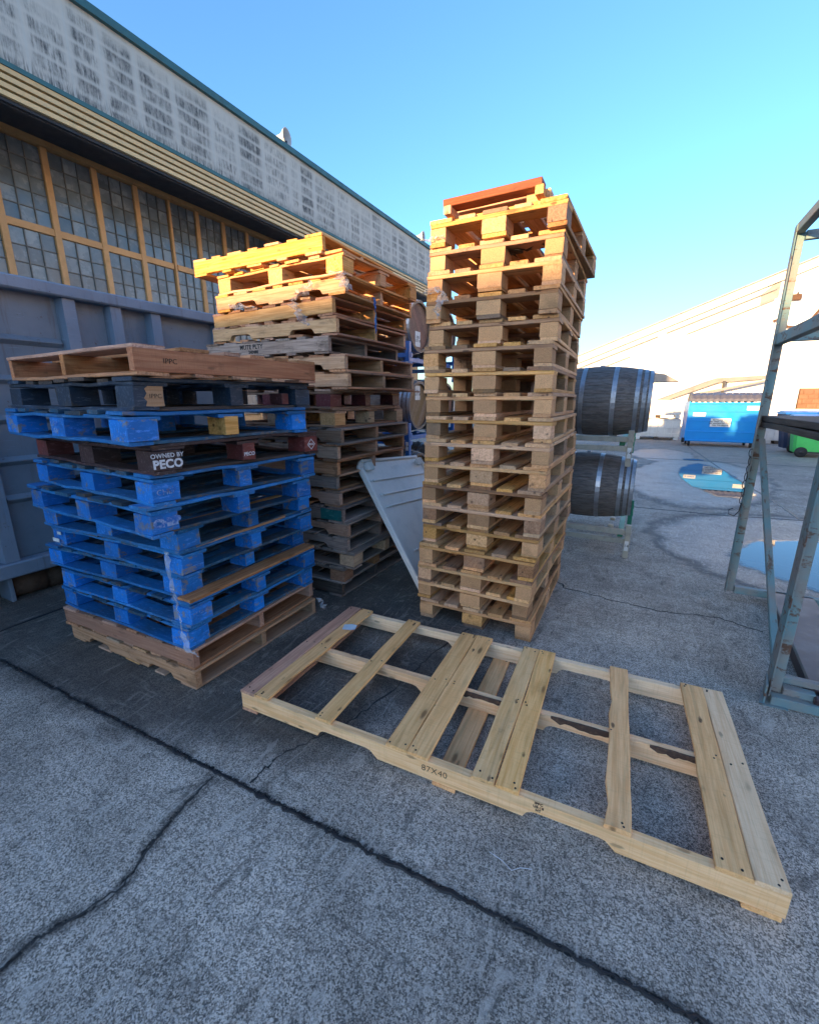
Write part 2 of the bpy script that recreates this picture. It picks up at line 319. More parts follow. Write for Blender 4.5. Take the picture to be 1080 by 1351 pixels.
# ------------------------------------------------------------ ground shader
def ground_mat():
    t = NT('exposed_aggregate_concrete'); P = t.coord('Object'); x, y, z = t.xyz(P)
    warp = t.noise(P, 2.2, 4, .6); warp2 = t.noise(t.mapping(P, loc=(31, 17, 5)), 2.2, 4, .6)
    wx = t.add(x, t.mul(t.math('SUBTRACT', warp, .5), .5)); wy = t.add(y, t.mul(t.math('SUBTRACT', warp2, .5), .5))
    def blob(cx, cy, rx, ry, rot=0, soft=.5):
        c, s_ = math.cos(R(rot)), math.sin(R(rot))
        dx = t.math('SUBTRACT', wx, cx); dy = t.math('SUBTRACT', wy, cy)
        u = t.mul(t.add(t.mul(dx, c), t.mul(dy, s_)), 1/rx); v = t.mul(t.add(t.mul(dx, -s_), t.mul(dy, c)), 1/ry)
        return t.ss(t.math('SQRT', t.add(t.mul(u, u), t.mul(v, v))), 1+soft/2, 1-soft/2)
    ag = t.xyz(t.voro(P, 210, out='Color')); ag2 = t.xyz(t.voro(P, 330, out='Color'))
    f1 = t.noise(P, 190, 4, .8); f2 = t.noise(P, 260, 2, .7)
    big = t.noise(P, .55, 5, .6); mid = t.noise(P, 2.6, 5, .65)
    streak = t.noise(t.mapping(P, (1.2, 9, 1), rot=(0, 0, R(35))), 2.2, 5, .65, .8)
    streak2 = t.noise(t.mapping(P, (8, 1.1, 1), rot=(0, 0, R(-20))), 2.0, 5, .65, .9)
    sp = t.add(t.add(t.mul(ag[0], .5), t.mul(ag2[0], .35)), t.mul(f1, .35))
    c = t.mix(t.ss(sp, .33, .86), (.12,.104,.085), (.59,.51,.42))
    c = t.mix(t.mul(t.ss(ag2[1], .86, .92), .6), c, (.72,.65,.57))
    c = t.mix(t.mul(t.ss(ag[1], .86, .9), .5), c, (.07,.07,.072))
    tone = t.add(t.add(t.mul(big, .5), t.mul(mid, .5)), t.mul(streak, .25))
    c = t.hsv(c, v=t.ramp(tone, .46, .76, .52, 1.32))
    c = t.mix(t.mul(t.ss(streak2, .56, .70), .12), c, (.10,.09,.08))
    c = t.mix(t.mul(t.ss(streak, .58, .7), .22), c, (.4,.4,.395))
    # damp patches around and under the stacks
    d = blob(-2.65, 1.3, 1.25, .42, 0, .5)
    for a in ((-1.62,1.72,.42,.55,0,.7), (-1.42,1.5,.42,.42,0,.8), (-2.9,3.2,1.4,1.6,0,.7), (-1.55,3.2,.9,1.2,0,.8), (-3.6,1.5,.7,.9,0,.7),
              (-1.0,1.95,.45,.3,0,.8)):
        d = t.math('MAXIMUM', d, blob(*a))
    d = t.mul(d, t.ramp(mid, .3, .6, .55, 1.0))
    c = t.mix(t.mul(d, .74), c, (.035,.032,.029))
    # wet film at the back with its dark drying rim
    wet = blob(1.1, 10.6, 1.2, 3.1, -6, .3)
    wet = t.math('MAXIMUM', wet, blob(1.9, 5.75, 1.6, 1.6, -8, .3))
    wet = t.math('MAXIMUM', wet, blob(.6, 14.6, .8, 1.7, 0, .3))
    rim = t.mul(t.ss(wet, .02, .35), t.ss(wet, .8, .4))
    c = t.mix(t.mul(rim, .75), c, (.055,.052,.05))
    c = t.mix(t.mul(wet, .3), c, (.17,.17,.175))
    # grime beside the main joint (y = 0.97) and along the wandering crack
    jd = t.math('ABSOLUTE', t.math('SUBTRACT', t.math('SUBTRACT', t.add(y, t.mul(t.math('SUBTRACT', mid, .5), .02)), t.mul(x, .027)), 1.004))
    jn = t.noise(P, 5, 4, .7); jf = t.noise(P, 60, 4, .75)
    c = t.mix(t.mul(t.ss(jd, .05, .010), t.ramp(jn, .40, .66, .05, .75)), c, (.04,.037,.033))
    c = t.mix(t.ss(t.add(jd, t.mul(t.math('SUBTRACT', jf, .5), .045)), t.ramp(jn, .35, .65, .008, .020), .005), c, (.012,.012,.012))
    fc = t.new('ShaderNodeFloatCurve'); cv = fc.mapping.curves[0]
    cv.points[0].location = (0, .57); cv.points[-1].location = (1, .57)
    for i_, (a_, b_) in enumerate(((0, .57), (.22, .59), (.3, .59), (.36, .62), (.51, .67), (.64, .62), (.8, .58), (1, .57))):
        if 0 < i_ < 7: cv.points.new(a_, b_)
    fc.mapping.update(); t.put(fc.inputs[1], y)
    cx_ = t.add(t.add(fc.outputs[0], t.mul(t.math('SUBTRACT', t.noise(P, 7, 3), .5), .06)), t.mul(t.math('SUBTRACT', t.noise(P, 32, 3), .5), .035))
    cd_ = t.math('ABSOLUTE', t.math('SUBTRACT', t.math('ADD', x, 2.0), cx_))
    cm = t.mul(t.ss(t.add(cd_, t.mul(t.math('SUBTRACT', jf, .5), .05)), .05, .004), t.ss(y, .96, .93))
    c = t.mix(t.mul(cm, t.ramp(t.noise(P, 9, 4, .7), .36, .62, .35, .95)), c, (.045,.041,.036))
    c = t.mix(t.mul(t.ss(t.add(cd_, t.mul(t.math('SUBTRACT', jf, .5), .035)), .010, .002), t.ss(y, .96, .93)), c, (.02,.018,.016))
    sm = t.noise(t.mapping(P, (2.2, 1, 1), rot=(0, 0, R(50))), 4.5, 6, .75, 1.5)
    c = t.mix(t.mul(t.ss(sm, .54, .66), .62), c, (.085,.077,.066))
    s3 = t.noise(t.mapping(P, (7, 1.6, 1), rot=(0, 0, R(28))), 1.9, 6, .75, 2.2)
    c = t.mix(t.mul(t.ss(s3, .54, .64), .5), c, (.56,.5,.43))
    s4 = t.noise(t.mapping(P, (1.3, 6, 1), rot=(0, 0, R(-62))), 1.8, 6, .75, 2.5)
    mk = t.ss(t.noise(t.mapping(P, loc=(3, 9, 0)), .9, 3), .42, .6)
    c = t.mix(t.mul(t.mul(t.ss(s4, .56, .67), mk), .6), c, (.10,.09,.078))
    s5 = t.noise(t.mapping(P, (1, 5.5, 1), rot=(0, 0, R(22)), loc=(4, 2, 0)), 2.0, 6, .75, 2.5)
    c = t.mix(t.mul(t.mul(t.ss(s5, .56, .66), t.math('SUBTRACT', 1.0, mk)), .55), c, (.52,.46,.39))
    oil = t.ss(t.noise(t.mapping(P, loc=(7, 3, 1)), 1.5, 5, .7), .62, .72)
    c = t.mix(t.mul(oil, .6), c, (.06,.055,.05))
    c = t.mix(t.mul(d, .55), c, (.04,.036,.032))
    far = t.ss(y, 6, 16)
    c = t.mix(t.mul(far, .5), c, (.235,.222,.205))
    t.bump(t.add(t.mul(sp, .8), t.mul(f2, .4)), .5, .004)
    return t.done(c, t.mix(wet, (.85,.85,.85), (.46,.46,.46)), 0, .35)
M['ground'] = ground_mat()

def water_mat():
    t = NT('shallow_rainwater'); v = t.coord()
    e = t.new('ShaderNodeAttribute', attribute_name='edge').outputs['Fac']
    n = t.noise(v, 3.5, 5, .6); n2 = t.noise(v, 22, 4, .7)
    a = t.ss(t.add(e, t.add(t.mul(t.math('SUBTRACT', n, .5), .9), t.mul(t.math('SUBTRACT', n2, .5), .35))), .18, .62)
    t.put(t.b.inputs['Alpha'], t.mul(a, .92))
    t.bump(t.noise(v, 1.5, 2), .015, .01)
    t.b.inputs['IOR'].default_value = 1.33
    return t.done((.10,.11,.125), t.ramp(a, 0, 1, .25, .015), 0, .5)
M['water'] = water_mat()

# ---------------------------------------------------------------- mesh helpers
def mesh_from(name, bm, mat=None, smooth=False):
    me = bpy.data.meshes.new(name); bm.normal_update(); bm.to_mesh(me); bm.free()
    if mat: me.materials.append(M[mat] if isinstance(mat, str) else mat)
    if smooth:
        for p in me.polygons: p.use_smooth = True
    return me
def put(name, me, parent=None, loc=(0,0,0), rot=(0,0,0)):
    o = bpy.data.objects.new(name, me); C.objects.link(o)
    o.location = loc; o.rotation_euler = rot
    if parent is not None: o.parent = parent
    return o
def thing(name, label, cat, loc=(0,0,0), rot=(0,0,0), group=None):
    o = bpy.data.objects.new(name, None); C.objects.link(o); o.empty_display_size = .1
    o.location = loc; o.rotation_euler = rot if isinstance(rot, (tuple, list)) else (0, 0, rot)
    return tag(o, label, cat, group)
def tag(o, label, cat, group=None):
    o['label'] = label; o['category'] = cat
    if group: o['group'] = group
    return o
def box_bm(bm, c, s, rot=None, cham=0.0):
    r = bmesh.ops.create_cube(bm, size=1.0)
    mt = Matrix.Translation(c) @ (rot.to_matrix().to_4x4() if rot else Matrix()) @ Matrix.Diagonal((*s, 1))
    bmesh.ops.transform(bm, matrix=mt, verts=r['verts'])
    if cham:
        es = list({e for v in r['verts'] for e in v.link_edges})
        bmesh.ops.bevel(bm, geom=es, offset=cham, segments=1, affect='EDGES')
def box(name, mat, c, s, parent=None, cham=.003, rot=(0,0,0)):
    bm = bmesh.new(); box_bm(bm, (0,0,0), s, None, cham)
    return put(name, mesh_from(name, bm, mat), parent, c, rot)
def bar(name, mat, a, b, w, h, parent=None, cham=.003, up=(0,0,1)):      # rectangular bar from a to b
    a, b = Vector(a), Vector(b); d = b-a; L = d.length
    q = d.to_track_quat('X', 'Z' if abs(d.normalized().z) < .95 else 'Y')
    bm = bmesh.new(); box_bm(bm, (0,0,0), (L, w, h), None, cham)
    o = put(name, mesh_from(name, bm, mat), parent, (a+b)/2); o.rotation_euler = q.to_euler(); return o
def prism_bm(bm, prof, a, b, axis='Y'):      # closed profile extruded from a to b along axis; prof in the two other axes
    def P(u, v, w): return {'Y': (u, w, v), 'X': (w, u, v), 'Z': (u, v, w)}[axis]
    va = [bm.verts.new(P(u, v, a)) for u, v in prof]; vb = [bm.verts.new(P(u, v, b)) for u, v in prof]
    bm.faces.new(va); bm.faces.new(vb[::-1])
    for i in range(len(prof)):
        j = (i+1) % len(prof); bm.faces.new((va[j], va[i], vb[i], vb[j]))
    bmesh.ops.recalc_face_normals(bm, faces=bm.faces[:])
def prism(name, mat, prof, a, b, axis='Y', parent=None, loc=(0,0,0), rot=(0,0,0), cham=0):
    bm = bmesh.new(); prism_bm(bm, prof, a, b, axis)
    if cham: bmesh.ops.bevel(bm, geom=bm.edges[:], offset=cham, segments=1, affect='EDGES')
    return put(name, mesh_from(name, bm, mat), parent, loc, rot)
def tube_bm(bm, pts, r, n=8):
    rings = []
    for i, p in enumerate(pts):
        p = Vector(p); d = (Vector(pts[min(i+1, len(pts)-1)])-Vector(pts[max(i-1, 0)])).normalized()
        q = d.to_track_quat('Z', 'Y'); rr = r[i] if isinstance(r, (list, tuple)) else r
        rings.append([bm.verts.new(p + q @ Vector((rr*math.cos(2*math.pi*k/n), rr*math.sin(2*math.pi*k/n), 0))) for k in range(n)])
    for A, B in zip(rings, rings[1:]):
        for k in range(n): bm.faces.new((A[k], A[(k+1) % n], B[(k+1) % n], B[k]))
    bm.faces.new(rings[0][::-1]); bm.faces.new(rings[-1])
def lathe_bm(bm, prof, n=28, axis='X', caps=False):
    rings = []
    for h, r in prof:
        rg = []
        for k in range(n):
            a = 2*math.pi*k/n; u, v = r*math.cos(a), r*math.sin(a)
            rg.append(bm.verts.new({'X': (h, u, v), 'Y': (u, h, v), 'Z': (u, v, h)}[axis]))
        rings.append(rg)
    for A, B in zip(rings, rings[1:]):
        for k in range(n): bm.faces.new((A[k], A[(k+1) % n], B[(k+1) % n], B[k]))
    if caps: bm.faces.new(rings[0]); bm.faces.new(rings[-1])
    bmesh.ops.recalc_face_normals(bm, faces=bm.faces[:])
def lathe(name, mat, prof, n=28, axis='X', parent=None, loc=(0,0,0), rot=(0,0,0), caps=False, smooth=True):
    bm = bmesh.new(); lathe_bm(bm, prof, n, axis, caps)
    return put(name, mesh_from(name, bm, mat, smooth), parent, loc, rot)

# boards: chamfered, a little bowed, length along X, origin in the middle
_cache = {}
def board(L, Wd, T, mat, var=0, jit=.0022, seg=3, wane=0.0):
    key = (round(L, 3), round(Wd, 3), round(T, 3), mat, var, jit, seg, wane)
    if key in _cache: return _cache[key]
    rg = random.Random(hash(key) & 0xffff); bm = bmesh.new(); c = min(.0028, T*.18)
    prof = [(-.5*Wd+c, -.5*T), (.5*Wd-c, -.5*T), (.5*Wd, -.5*T+c), (.5*Wd, .5*T-c), (.5*Wd-c, .5*T), (-.5*Wd+c, .5*T), (-.5*Wd, .5*T-c), (-.5*Wd, -.5*T+c)]
    rings = []
    for i in range(seg+1):
        xx = -L/2+L*i/seg; dy0, dy1, dz = (rg.uniform(-jit, jit) for _ in range(3)); 
        if wane and 0 < i < seg: dy0 += rg.uniform(0, wane)
        ring = []
        for (u, v) in prof:
            ring.append(bm.verts.new((xx + (rg.uniform(-.0025, .0025) if i in (0, seg) else 0), u + (dy0 if u < 0 else dy1), v + dz)))
        rings.append(ring)
    for A, B in zip(rings, rings[1:]):
        for k in range(8): bm.faces.new((A[k], A[(k+1) % 8], B[(k+1) % 8], B[k]))
    bm.faces.new(rings[0][::-1]); bm.faces.new(rings[-1])
    bmesh.ops.recalc_face_normals(bm, faces=bm.faces[:])
    me = mesh_from('board', bm, mat); _cache[key] = me; return me
def stringer_mesh(L, H, T, mat, notch=True, var=0, cham=.002):
    key = ('str', round(L, 3), H, T, mat, notch, var)
    if key in _cache: return _cache[key]
    rg = random.Random(hash((L, notch, var)) & 0xffff)
    pr = [(-L/2, -H/2)]
    if notch:
        for s in (-1, 1):
            c = s*L*.25; w = .115; d = .036
            pr += [(c-w, -H/2), (c-w+.018, -H/2+d*.8), (c-w+.04, -H/2+d), (c+w-.04, -H/2+d), (c+w-.018, -H/2+d*.8), (c+w, -H/2)]
    pr += [(L/2, -H/2), (L/2, H/2), (L*.17, H/2+rg.uniform(-.002, .001)), (-L*.2, H/2+rg.uniform(-.002, .001)), (-L/2, H/2)]
    bm = bmesh.new(); prism_bm(bm, pr, -T/2, T/2, 'Y')
    if cham: bmesh.ops.bevel(bm, geom=bm.edges[:], offset=cham, segments=1, affect='EDGES')
    me = mesh_from('stringer', bm, mat); _cache[key] = me; return me
def text(name, body, mat, size, parent, loc, rot, align='CENTER', fat=0.0, sx=1.0):
    cu = bpy.data.curves.new(name, 'FONT'); cu.body = body; cu.size = size; cu.align_x = align; cu.align_y = 'CENTER'
    cu.offset = fat; cu.extrude = .0004; cu.space_character = 1.05; cu.materials.append(M[mat]); cu.resolution_u = 3
    tmp = bpy.data.objects.new('tmp_text', cu); C.objects.link(tmp)
    dg = bpy.context.evaluated_depsgraph_get(); me = bpy.data.meshes.new_from_object(tmp.evaluated_get(dg)); bpy.data.objects.remove(tmp)
    if not me.materials: me.materials.append(M[mat])
    o = put(name, me, parent, loc, rot); o.scale = (sx, 1, 1); return o
J = lambda s: random.uniform(-s, s)

# pallets. Local origin: middle of the underside; X = long way of the front face, Y = depth
def em(p=.2): return 'euro_dark' if random.random() < p else 'euro'
def euro_pallet(t, wd=.8, dp=1.2, bare=()):
    bx = [-.35, 0, .35]; bw = [.1, .145, .1]; by = [-dp/2+.0725, 0, dp/2-.0725]
    for x, w in zip(bx, bw): put('bottom_board', board(dp, w, .022, em(), random.randint(0, 3)), t, (x+J(.004), J(.004), .011), (0, 0, R(90)))
    for x, w in zip(bx, bw):
        for y in by:
            k = random.random()
            put('block', board(.145, w, .078, 'chip' if k < .58 else ('chip_dark' if k < .76 else ('euro' if k < .92 else 'euro_dark')), random.randint(0, 2), .0012, 1), t, (x+J(.004), y+J(.004), .061), (0, 0, R(90)))
    for y in by: put('cross_board', board(wd, .145, .022, em(.15), random.randint(0, 3)), t, (J(.004), y+J(.003), .111))
    for x, w in zip((-.3275, -.164, 0, .164, .3275), (.145, .1, .145, .1, .145)):
        put('deck_board', board(dp, w, .022, em(), random.randint(0, 3)), t, (x+J(.006), J(.006), .133), (0, 0, R(90)))
def block_pallet(t, bmat, dmat, emat, wd=1.219, dp=1.016, matfn=None):
    by = [-dp/2+.078, 0, dp/2-.078]; bx = [-wd/2+.07, 0, wd/2-.07]
    for y in (-dp/2+.05, dp/2-.05): put('bottom_board', board(wd, .1, .016, emat, random.randint(0, 3), .006, 7), t, (J(.003), y, .008))
    for x in bx: put('bottom_board', board(dp-.203, .1, .016, dmat, random.randint(0, 2)), t, (x, 0, .008), (0, 0, R(90)))
    bl = []
    for i, x in enumerate(bx):
        for j, y in enumerate(by):
            m = matfn(i, j) if matfn else bmat
            yl = (.125, .075, .11)[j]; yy = (-dp/2+yl/2+.004, -.01, dp/2-yl/2-.004)[j]
            bl.append(put('block', board(yl, .138, .089, m, random.randint(0, 2), .002, 1), t, (x+J(.005), yy+J(.003), .0605), (0, 0, R(90))))
    for y in by: put('cross_board', board(wd, .14, .0165, emat, random.randint(0, 3), .005, 7), t, (J(.003), y+J(.005), .11325))
    n = 7; ws = [.14, .095, .14, .095, .14, .095, .14]; x = -wd/2; gap = (wd-sum(ws))/(n-1)
    for i, w in enumerate(ws):
        put('deck_board', board(dp, w, .0165, emat if i in (0, 6) else dmat, random.randint(0, 3), .006, 6), t, (x+w/2+J(.004), J(.012), .13), (0, 0, R(90+J(.4)))); x += w+gap
    return bl
def stringer_pallet(t, smat, dmat, L=1.219, Wd=1.016, notch=True, n_top=7, n_bot=5, top=True, smats=None, wide=(.088, .135)):
    st = []
    for i, y in enumerate((-Wd/2+.019, J(.02), Wd/2-.019)):
        m = smats[i] if smats else smat
        st.append(put('stringer', stringer_mesh(L, .089, .038, m, notch, random.randint(0, 2)), t, (J(.004), y, .0605)))
    rng = random.Random(n_top*31+int(L*1000)+random.randint(0, 9))
    for nn, z, nm in ((n_bot, .008, 'bottom_board'), (n_top if top else 0, .113, 'deck_board')):
        if not nn: continue
        ws = [rng.choice(wide) for _ in range(nn)]; ws[0] = ws[-1] = wide[1]; gap = (L-sum(ws))/(nn-1); x = -L/2
        for w in ws:
            put(nm, board(Wd, w, .016, dmat, rng.randint(0, 3), .003), t, (x+w/2+J(.006), J(.008), z), (R(J(.15)), 0, R(90+J(.25)))); x += w+gap
    return st
def at_corner(cn, cd, yaw, z, hw, hd, side):     # centre of a pallet from its near-right (side=1) or near-left (side=-1) corner
    c, s = math.cos(yaw), math.sin(yaw); u, v = -side*hw, hd
    return (cn+u*c-v*s, cd+u*s+v*c, z)

# ================================================================ SETTING
def irregular(pts, var, n=9, seed=1, close=False):
    rg = random.Random(seed); out = []
    for a, b in zip(pts, pts[1:]):
        for i in range(n):
            f = i/n; out.append((a[0]+(b[0]-a[0])*f + rg.uniform(-var, var), a[1]+(b[1]-a[1])*f + rg.uniform(-var, var)))
    if not close: out.append(pts[-1])
    return out
bm = bmesh.new()
g = [-400, -120, -40, -12, 12, 40, 120, 400]
vs = [[bm.verts.new((x, y, 0)) for x in g] for y in g]
for j in range(7):
    for i in range(7): bm.faces.new((vs[j][i], vs[j][i+1], vs[j+1][i+1], vs[j+1][i]))
o = put('ground', mesh_from('ground', bm, 'ground')); o['kind'] = 'structure'

def strip(name, mat, pts, w, z, seed=3, rag=.35, top=None):
    """flat irregular ribbon lying on the ground, slightly crowned"""
    rg = random.Random(seed); bm = bmesh.new(); rows = []
    for i, p in enumerate(pts):
        a = Vector(pts[max(i-1, 0)]); b = Vector(pts[min(i+1, len(pts)-1)]); d = (b-a).normalized(); nrm = Vector((-d.y, d.x))
        w1, w2 = w*(1+rg.uniform(-rag, rag)), w*(1+rg.uniform(-rag, rag)); p = Vector(p)
        q = [p+nrm*w1, p+nrm*w1*.5, p-nrm*w2*.5, p-nrm*w2]; zz = [.0006, z+rg.uniform(0, z*.5), z+rg.uniform(0, z*.5), .0006]
        rows.append([bm.verts.new((v.x, v.y, h)) for v, h in zip(q, zz)])
    for A, B in zip(rows, rows[1:]):
        for k in range(3): bm.faces.new((A[k], A[k+1], B[k+1], B[k]))
    bmesh.ops.recalc_face_normals(bm, faces=bm.faces[:])
    if bm.faces and sum(f.normal.z for f in bm.faces) < 0: bmesh.ops.reverse_faces(bm, faces=bm.faces[:])
    o = put(name, mesh_from(name, bm, mat)); o['kind'] = 'structure'; return o
strip('tar_joint', 'tar', irregular([(-9, .86), (-3.3, .915), (-2.48, .93), (-1.87, .95), (-.97, .97), (-.12, 1.0), (.6, 1.02), (4, 1.06)], .005, 44, 2), .0065, .004, 4, .9)
strip('tar_joint', 'tar', irregular([(-3.72, .6), (-3.76, 1.44), (-3.8, 3), (-4.1, 12)], .004, 10, 5), .012, .004, 5)
strip('tar_joint', 'tar', irregular([(2.0, 7.3), (1.98, 8.16), (1.76, 11.37), (1.51, 16.8), (1.4, 22)], .006, 12, 6), .022, .004, 6)
strip('tar_joint', 'tar', irregular([(2.06, 7.27), (2.2, 4.4), (2.3, 1.0)], .006, 12, 6), .012, .004, 6)
strip('tar_joint', 'tar', irregular([(-5, 7.05), (.16, 7.1), (1.1, 7.11), (2.06, 7.3), (9, 7.5)], .005, 14, 7), .016, .004, 7)
strip('tar_joint', 'tar', irregular([(-4, 13.4), (2.66, 13.5), (9, 13.1)], .01, 14, 8), .02, .004, 8)
M['crack'] = simple('dark_crack_filler', (.035,.034,.032), .8, dirt=.4, scale=25, dcol=(.02,.02,.02), bump=.6)
strip('ground_crack', 'crack', irregular([(-1.5, -.2), (-1.41, .22), (-1.41, .3), (-1.38, .36), (-1.33, .51), (-1.38, .64), (-1.42, .8), (-1.43, .93)], .005, 9, 9), .0035, .0015, 9, .8)
strip('ground_crack', 'crack', irregular([(-1.27, .99), (-1.27, 1.14), (-1.18, 1.33), (-1.1, 1.52), (-1.03, 1.83), (-1.0, 2.2), (-.9, 2.6)], .010, 9, 10), .004, .002, 10, .9)
strip('ground_crack', 'crack', irregular([(-.62, 3.9), (-.42, 3.63), (-.09, 3.56), (.28, 3.52), (.65, 3.6), (.9, 3.5)], .014, 10, 11), .0045, .002, 11, .9)

def puddle(pts, seed):
    pts = irregular(pts+[pts[0]], .07, 6, seed, True); bm = bmesh.new()
    lay = bm.verts.layers.float.new('edge')
    for k in range(3):
        pts = [((pts[i-1][0]+2*pts[i][0]+pts[(i+1) % len(pts)][0])/4, (pts[i-1][1]+2*pts[i][1]+pts[(i+1) % len(pts)][1])/4) for i in range(len(pts))]
    cx = sum(p[0] for p in pts)/len(pts); cy = sum(p[1] for p in pts)/len(pts); n = len(pts); rings = []
    for f, e in ((.55, 1.0), (.8, .75), (1.0, .0)):
        r = [bm.verts.new((cx+(x-cx)*f, cy+(y-cy)*f, .004)) for x, y in pts]
        for v in r: v[lay] = e
        rings.append(r)
    c = bm.verts.new((cx, cy, .004)); c[lay] = 1.0
    for i in range(n):
        j = (i+1) % n; bm.faces.new((c, rings[0][i], rings[0][j]))
        for A, B in zip(rings, rings[1:]): bm.faces.new((A[i], B[i], B[j], A[j]))
    bmesh.ops.recalc_face_normals(bm, faces=bm.faces[:])
    if sum(f.normal.z for f in bm.faces) < 0: bmesh.ops.reverse_faces(bm, faces=bm.faces[:])
    o = put('puddle', mesh_from('puddle', bm, 'water')); o['kind'] = 'structure'
puddle([(.75, 11.0), (.95, 12.6), (1.4, 13.3), (1.85, 11.8), (1.9, 9.6), (1.75, 8.3), (1.2, 8.3), (.85, 9.3)], 3)
puddle([(.85, 5.3), (1.2, 6.1), (1.9, 6.35), (3.2, 6.1), (3.2, 4.7), (2.2, 4.35), (1.4, 4.4), (.95, 4.8)], 4)
puddle([(1.0, 13.7), (1.45, 14.0), (1.6, 13.6), (1.2, 13.4)], 5)

rg = random.Random(5); bm = bmesh.new()
for i in range(1500):
    k = rg.random(); y = .35+3.8*rg.random()**1.4; x = -.52*y + rg.uniform(-1.0, 1.1)*(y+.4); r = rg.choice((.0018, .0022, .003, .0042)) * (1.6 if k > .985 else 1)
    q = [bm.verts.new((x+r*a*rg.uniform(.7, 1.2), y+r*b*rg.uniform(.7, 1.2), max(.0002, r*c))) for a, b, c in ((1,0,.1), (-.5,.87,.1), (-.5,-.87,.1), (.1,.1,1.0))]
    for f in ((0,1,3), (1,2,3), (2,0,3)): bm.faces.new([q[z] for z in f])
M['grit'] = simple('loose_grit', (.30,.27,.23), .85, dirt=.6, scale=60, dcol=(.08,.07,.06), bump=0)
o = put('grit', mesh_from('grit', bm, 'grit')); o['kind'] = 'stuff'
# ---------------------------------------------------------------- hangar
HX, FX = -13.5, -11.25
hg = thing('hangar', 'long hangar with mildewed white fascia over yellow trim and ochre steel windows', 'hangar', (HX, 0, 0))
Y0, Y1 = -7.0, 27.0
def hbox(name, mat, x0, x1, y0, y1, z0, z1, cham=0.0, parent=None):
    return box(name, mat, ((x0+x1)/2-(HX if parent in (None, hg) else 0), (y0+y1)/2, (z0+z1)/2), (x1-x0, y1-y0, z1-z0), parent or hg, cham)
o = hbox('fascia', 'fascia', FX-.18, FX, Y0, Y1, 7.62, 9.36)
# the fascia shader reads heights in world units: shift its mesh so that object z = world z
o.data.transform(Matrix.Translation((0, 0, 8.49))); o.location.z = 0
hbox('roof', 'shed_grey', -40, FX-.18, Y0, Y1, 8.9, 9.3)
hbox('roof_edge', 'teal_trim', FX-.3, FX+.10, Y0, Y1, 9.36, 9.52)
hbox('drip_edge', 'teal_trim', FX-.10, FX+.07, Y0, Y1, 7.53, 7.615)
for k in range(4):
    z1 = 7.525-k*.125; hbox('trim_board', 'cream_trim', FX-.06-.02*k, FX+.045-.02*k, Y0, Y1, z1-.085, z1)
hbox('trim_backing', 'soffit', FX-.16, FX-.085, Y0, Y1, 7.0, 7.61)
hbox('soffit', 'soffit', HX-.2, FX-.1, Y0, Y1, 6.96+.55, 7.06+.55)
hbox('soffit_board', 'soffit', FX-.24, FX-.165, Y0, Y1, 6.98, 7.5)
hbox('door_header', 'ochre_dark', HX-.05, HX+.16, Y0, Y1, 7.39, 7.505)
hbox('wall', 'ochre_dark', HX-.4, HX-.06, Y0, Y1, 0, 7.505)
hbox('roof_mass', 'shed_grey', -40, HX-.45, Y0, Y1, 0, 8.85)
mul = [4.55, 5.66, 6.75, 7.86, 8.93, 9.94, 10.9, 11.92, 12.95, 14.0, 15.05]
def window(y0, y1, z0, z1, cols, rows):
    w, h = y1-y0, z1-z0; bm = bmesh.new()
    for c in range(1, cols): box_bm(bm, (.015, -w/2+w*c/cols, 0), (.03, .022, h-.002))
    for r in range(1, rows): box_bm(bm, (.012, 0, -h/2+h*r/rows), (.024, w-.002, .022))
    fr = put('window', mesh_from('window', bm, 'pane_bar'), hg, (.0, (y0+y1)/2, (z0+z1)/2))
    pw, ph = w/cols, h/rows; key = ('pane', round(pw, 2), round(ph, 2))
    if key not in _cache:
        b2 = bmesh.new(); box_bm(b2, (0,0,0), (.006, pw-.012, ph-.012)); _cache[key] = mesh_from('pane', b2, 'glass')
    for c in range(cols):
        for r in range(rows):
            put('pane', _cache[key], fr, (-.004, -w/2+pw*(c+.5), -h/2+ph*(r+.5)), (0, R(J(.5)), R(J(.5))))
for i, (a, b) in enumerate(zip(mul, mul[1:])):
    window(a+.075, b-.075, 5.64, 7.36, 3, 5); window(a+.075, b-.075, 3.6, 5.47, 3, 5)
    window(a+.075, b-.075, 1.0, 3.45, 1, 1)
for i, y in enumerate(mul):
    hw = .035 if i == 5 else .07
    hbox('mullion', 'ochre', HX-.05, HX+.07, y-hw, y+hw, .1, 7.385, .006)
for i, (a, b) in enumerate(zip(mul, mul[1:])):
    for z0, z1 in ((5.475, 5.635), (3.455, 3.595), (.1, .95)):
        hbox('transom', 'ochre', HX-.05, HX+.055, a+.0705, b-.0705, z0, z1, .005)
for k in range(1):
    y = 17+k*6; hbox('door_leaf', 'ochre', HX-.05, HX+.08, y, y+5.7, .1, 7.38, .01)
def horn(y, s, label):
    t = thing('horn_speaker', label, 'speaker', (FX-.05, y, 9.52))
    bar('bracket', 'dark_metal', (0, 0, 0), (0, 0, .17*s), .05, .05, t)
    lathe('horn', 'horn', [(-.34*s, .10*s), (-.2*s, .115*s), (-.1*s, .16*s), (0, .24*s), (.05*s, .27*s), (.05*s, .255*s), (0, .225*s), (-.1*s, .145*s), (-.18*s, .1*s), (-.18*s, .002)], 24, 'Y', t, (0, 0, .27*s), (0, 0, R(-80)))
    lathe('driver', 'dark_metal', [(-.19*s, .002), (-.19*s, .06*s), (-.08*s, .05*s), (-.06*s, .002)], 14, 'Y', t, (0, 0, .27*s), (0, 0, R(-80)))
horn(12.9, .95, 'grey horn speaker on the hangar roof edge above the second row of stained panels')
horn(23.0, 1.0, 'small horn speaker at the far end of the hangar roof edge')

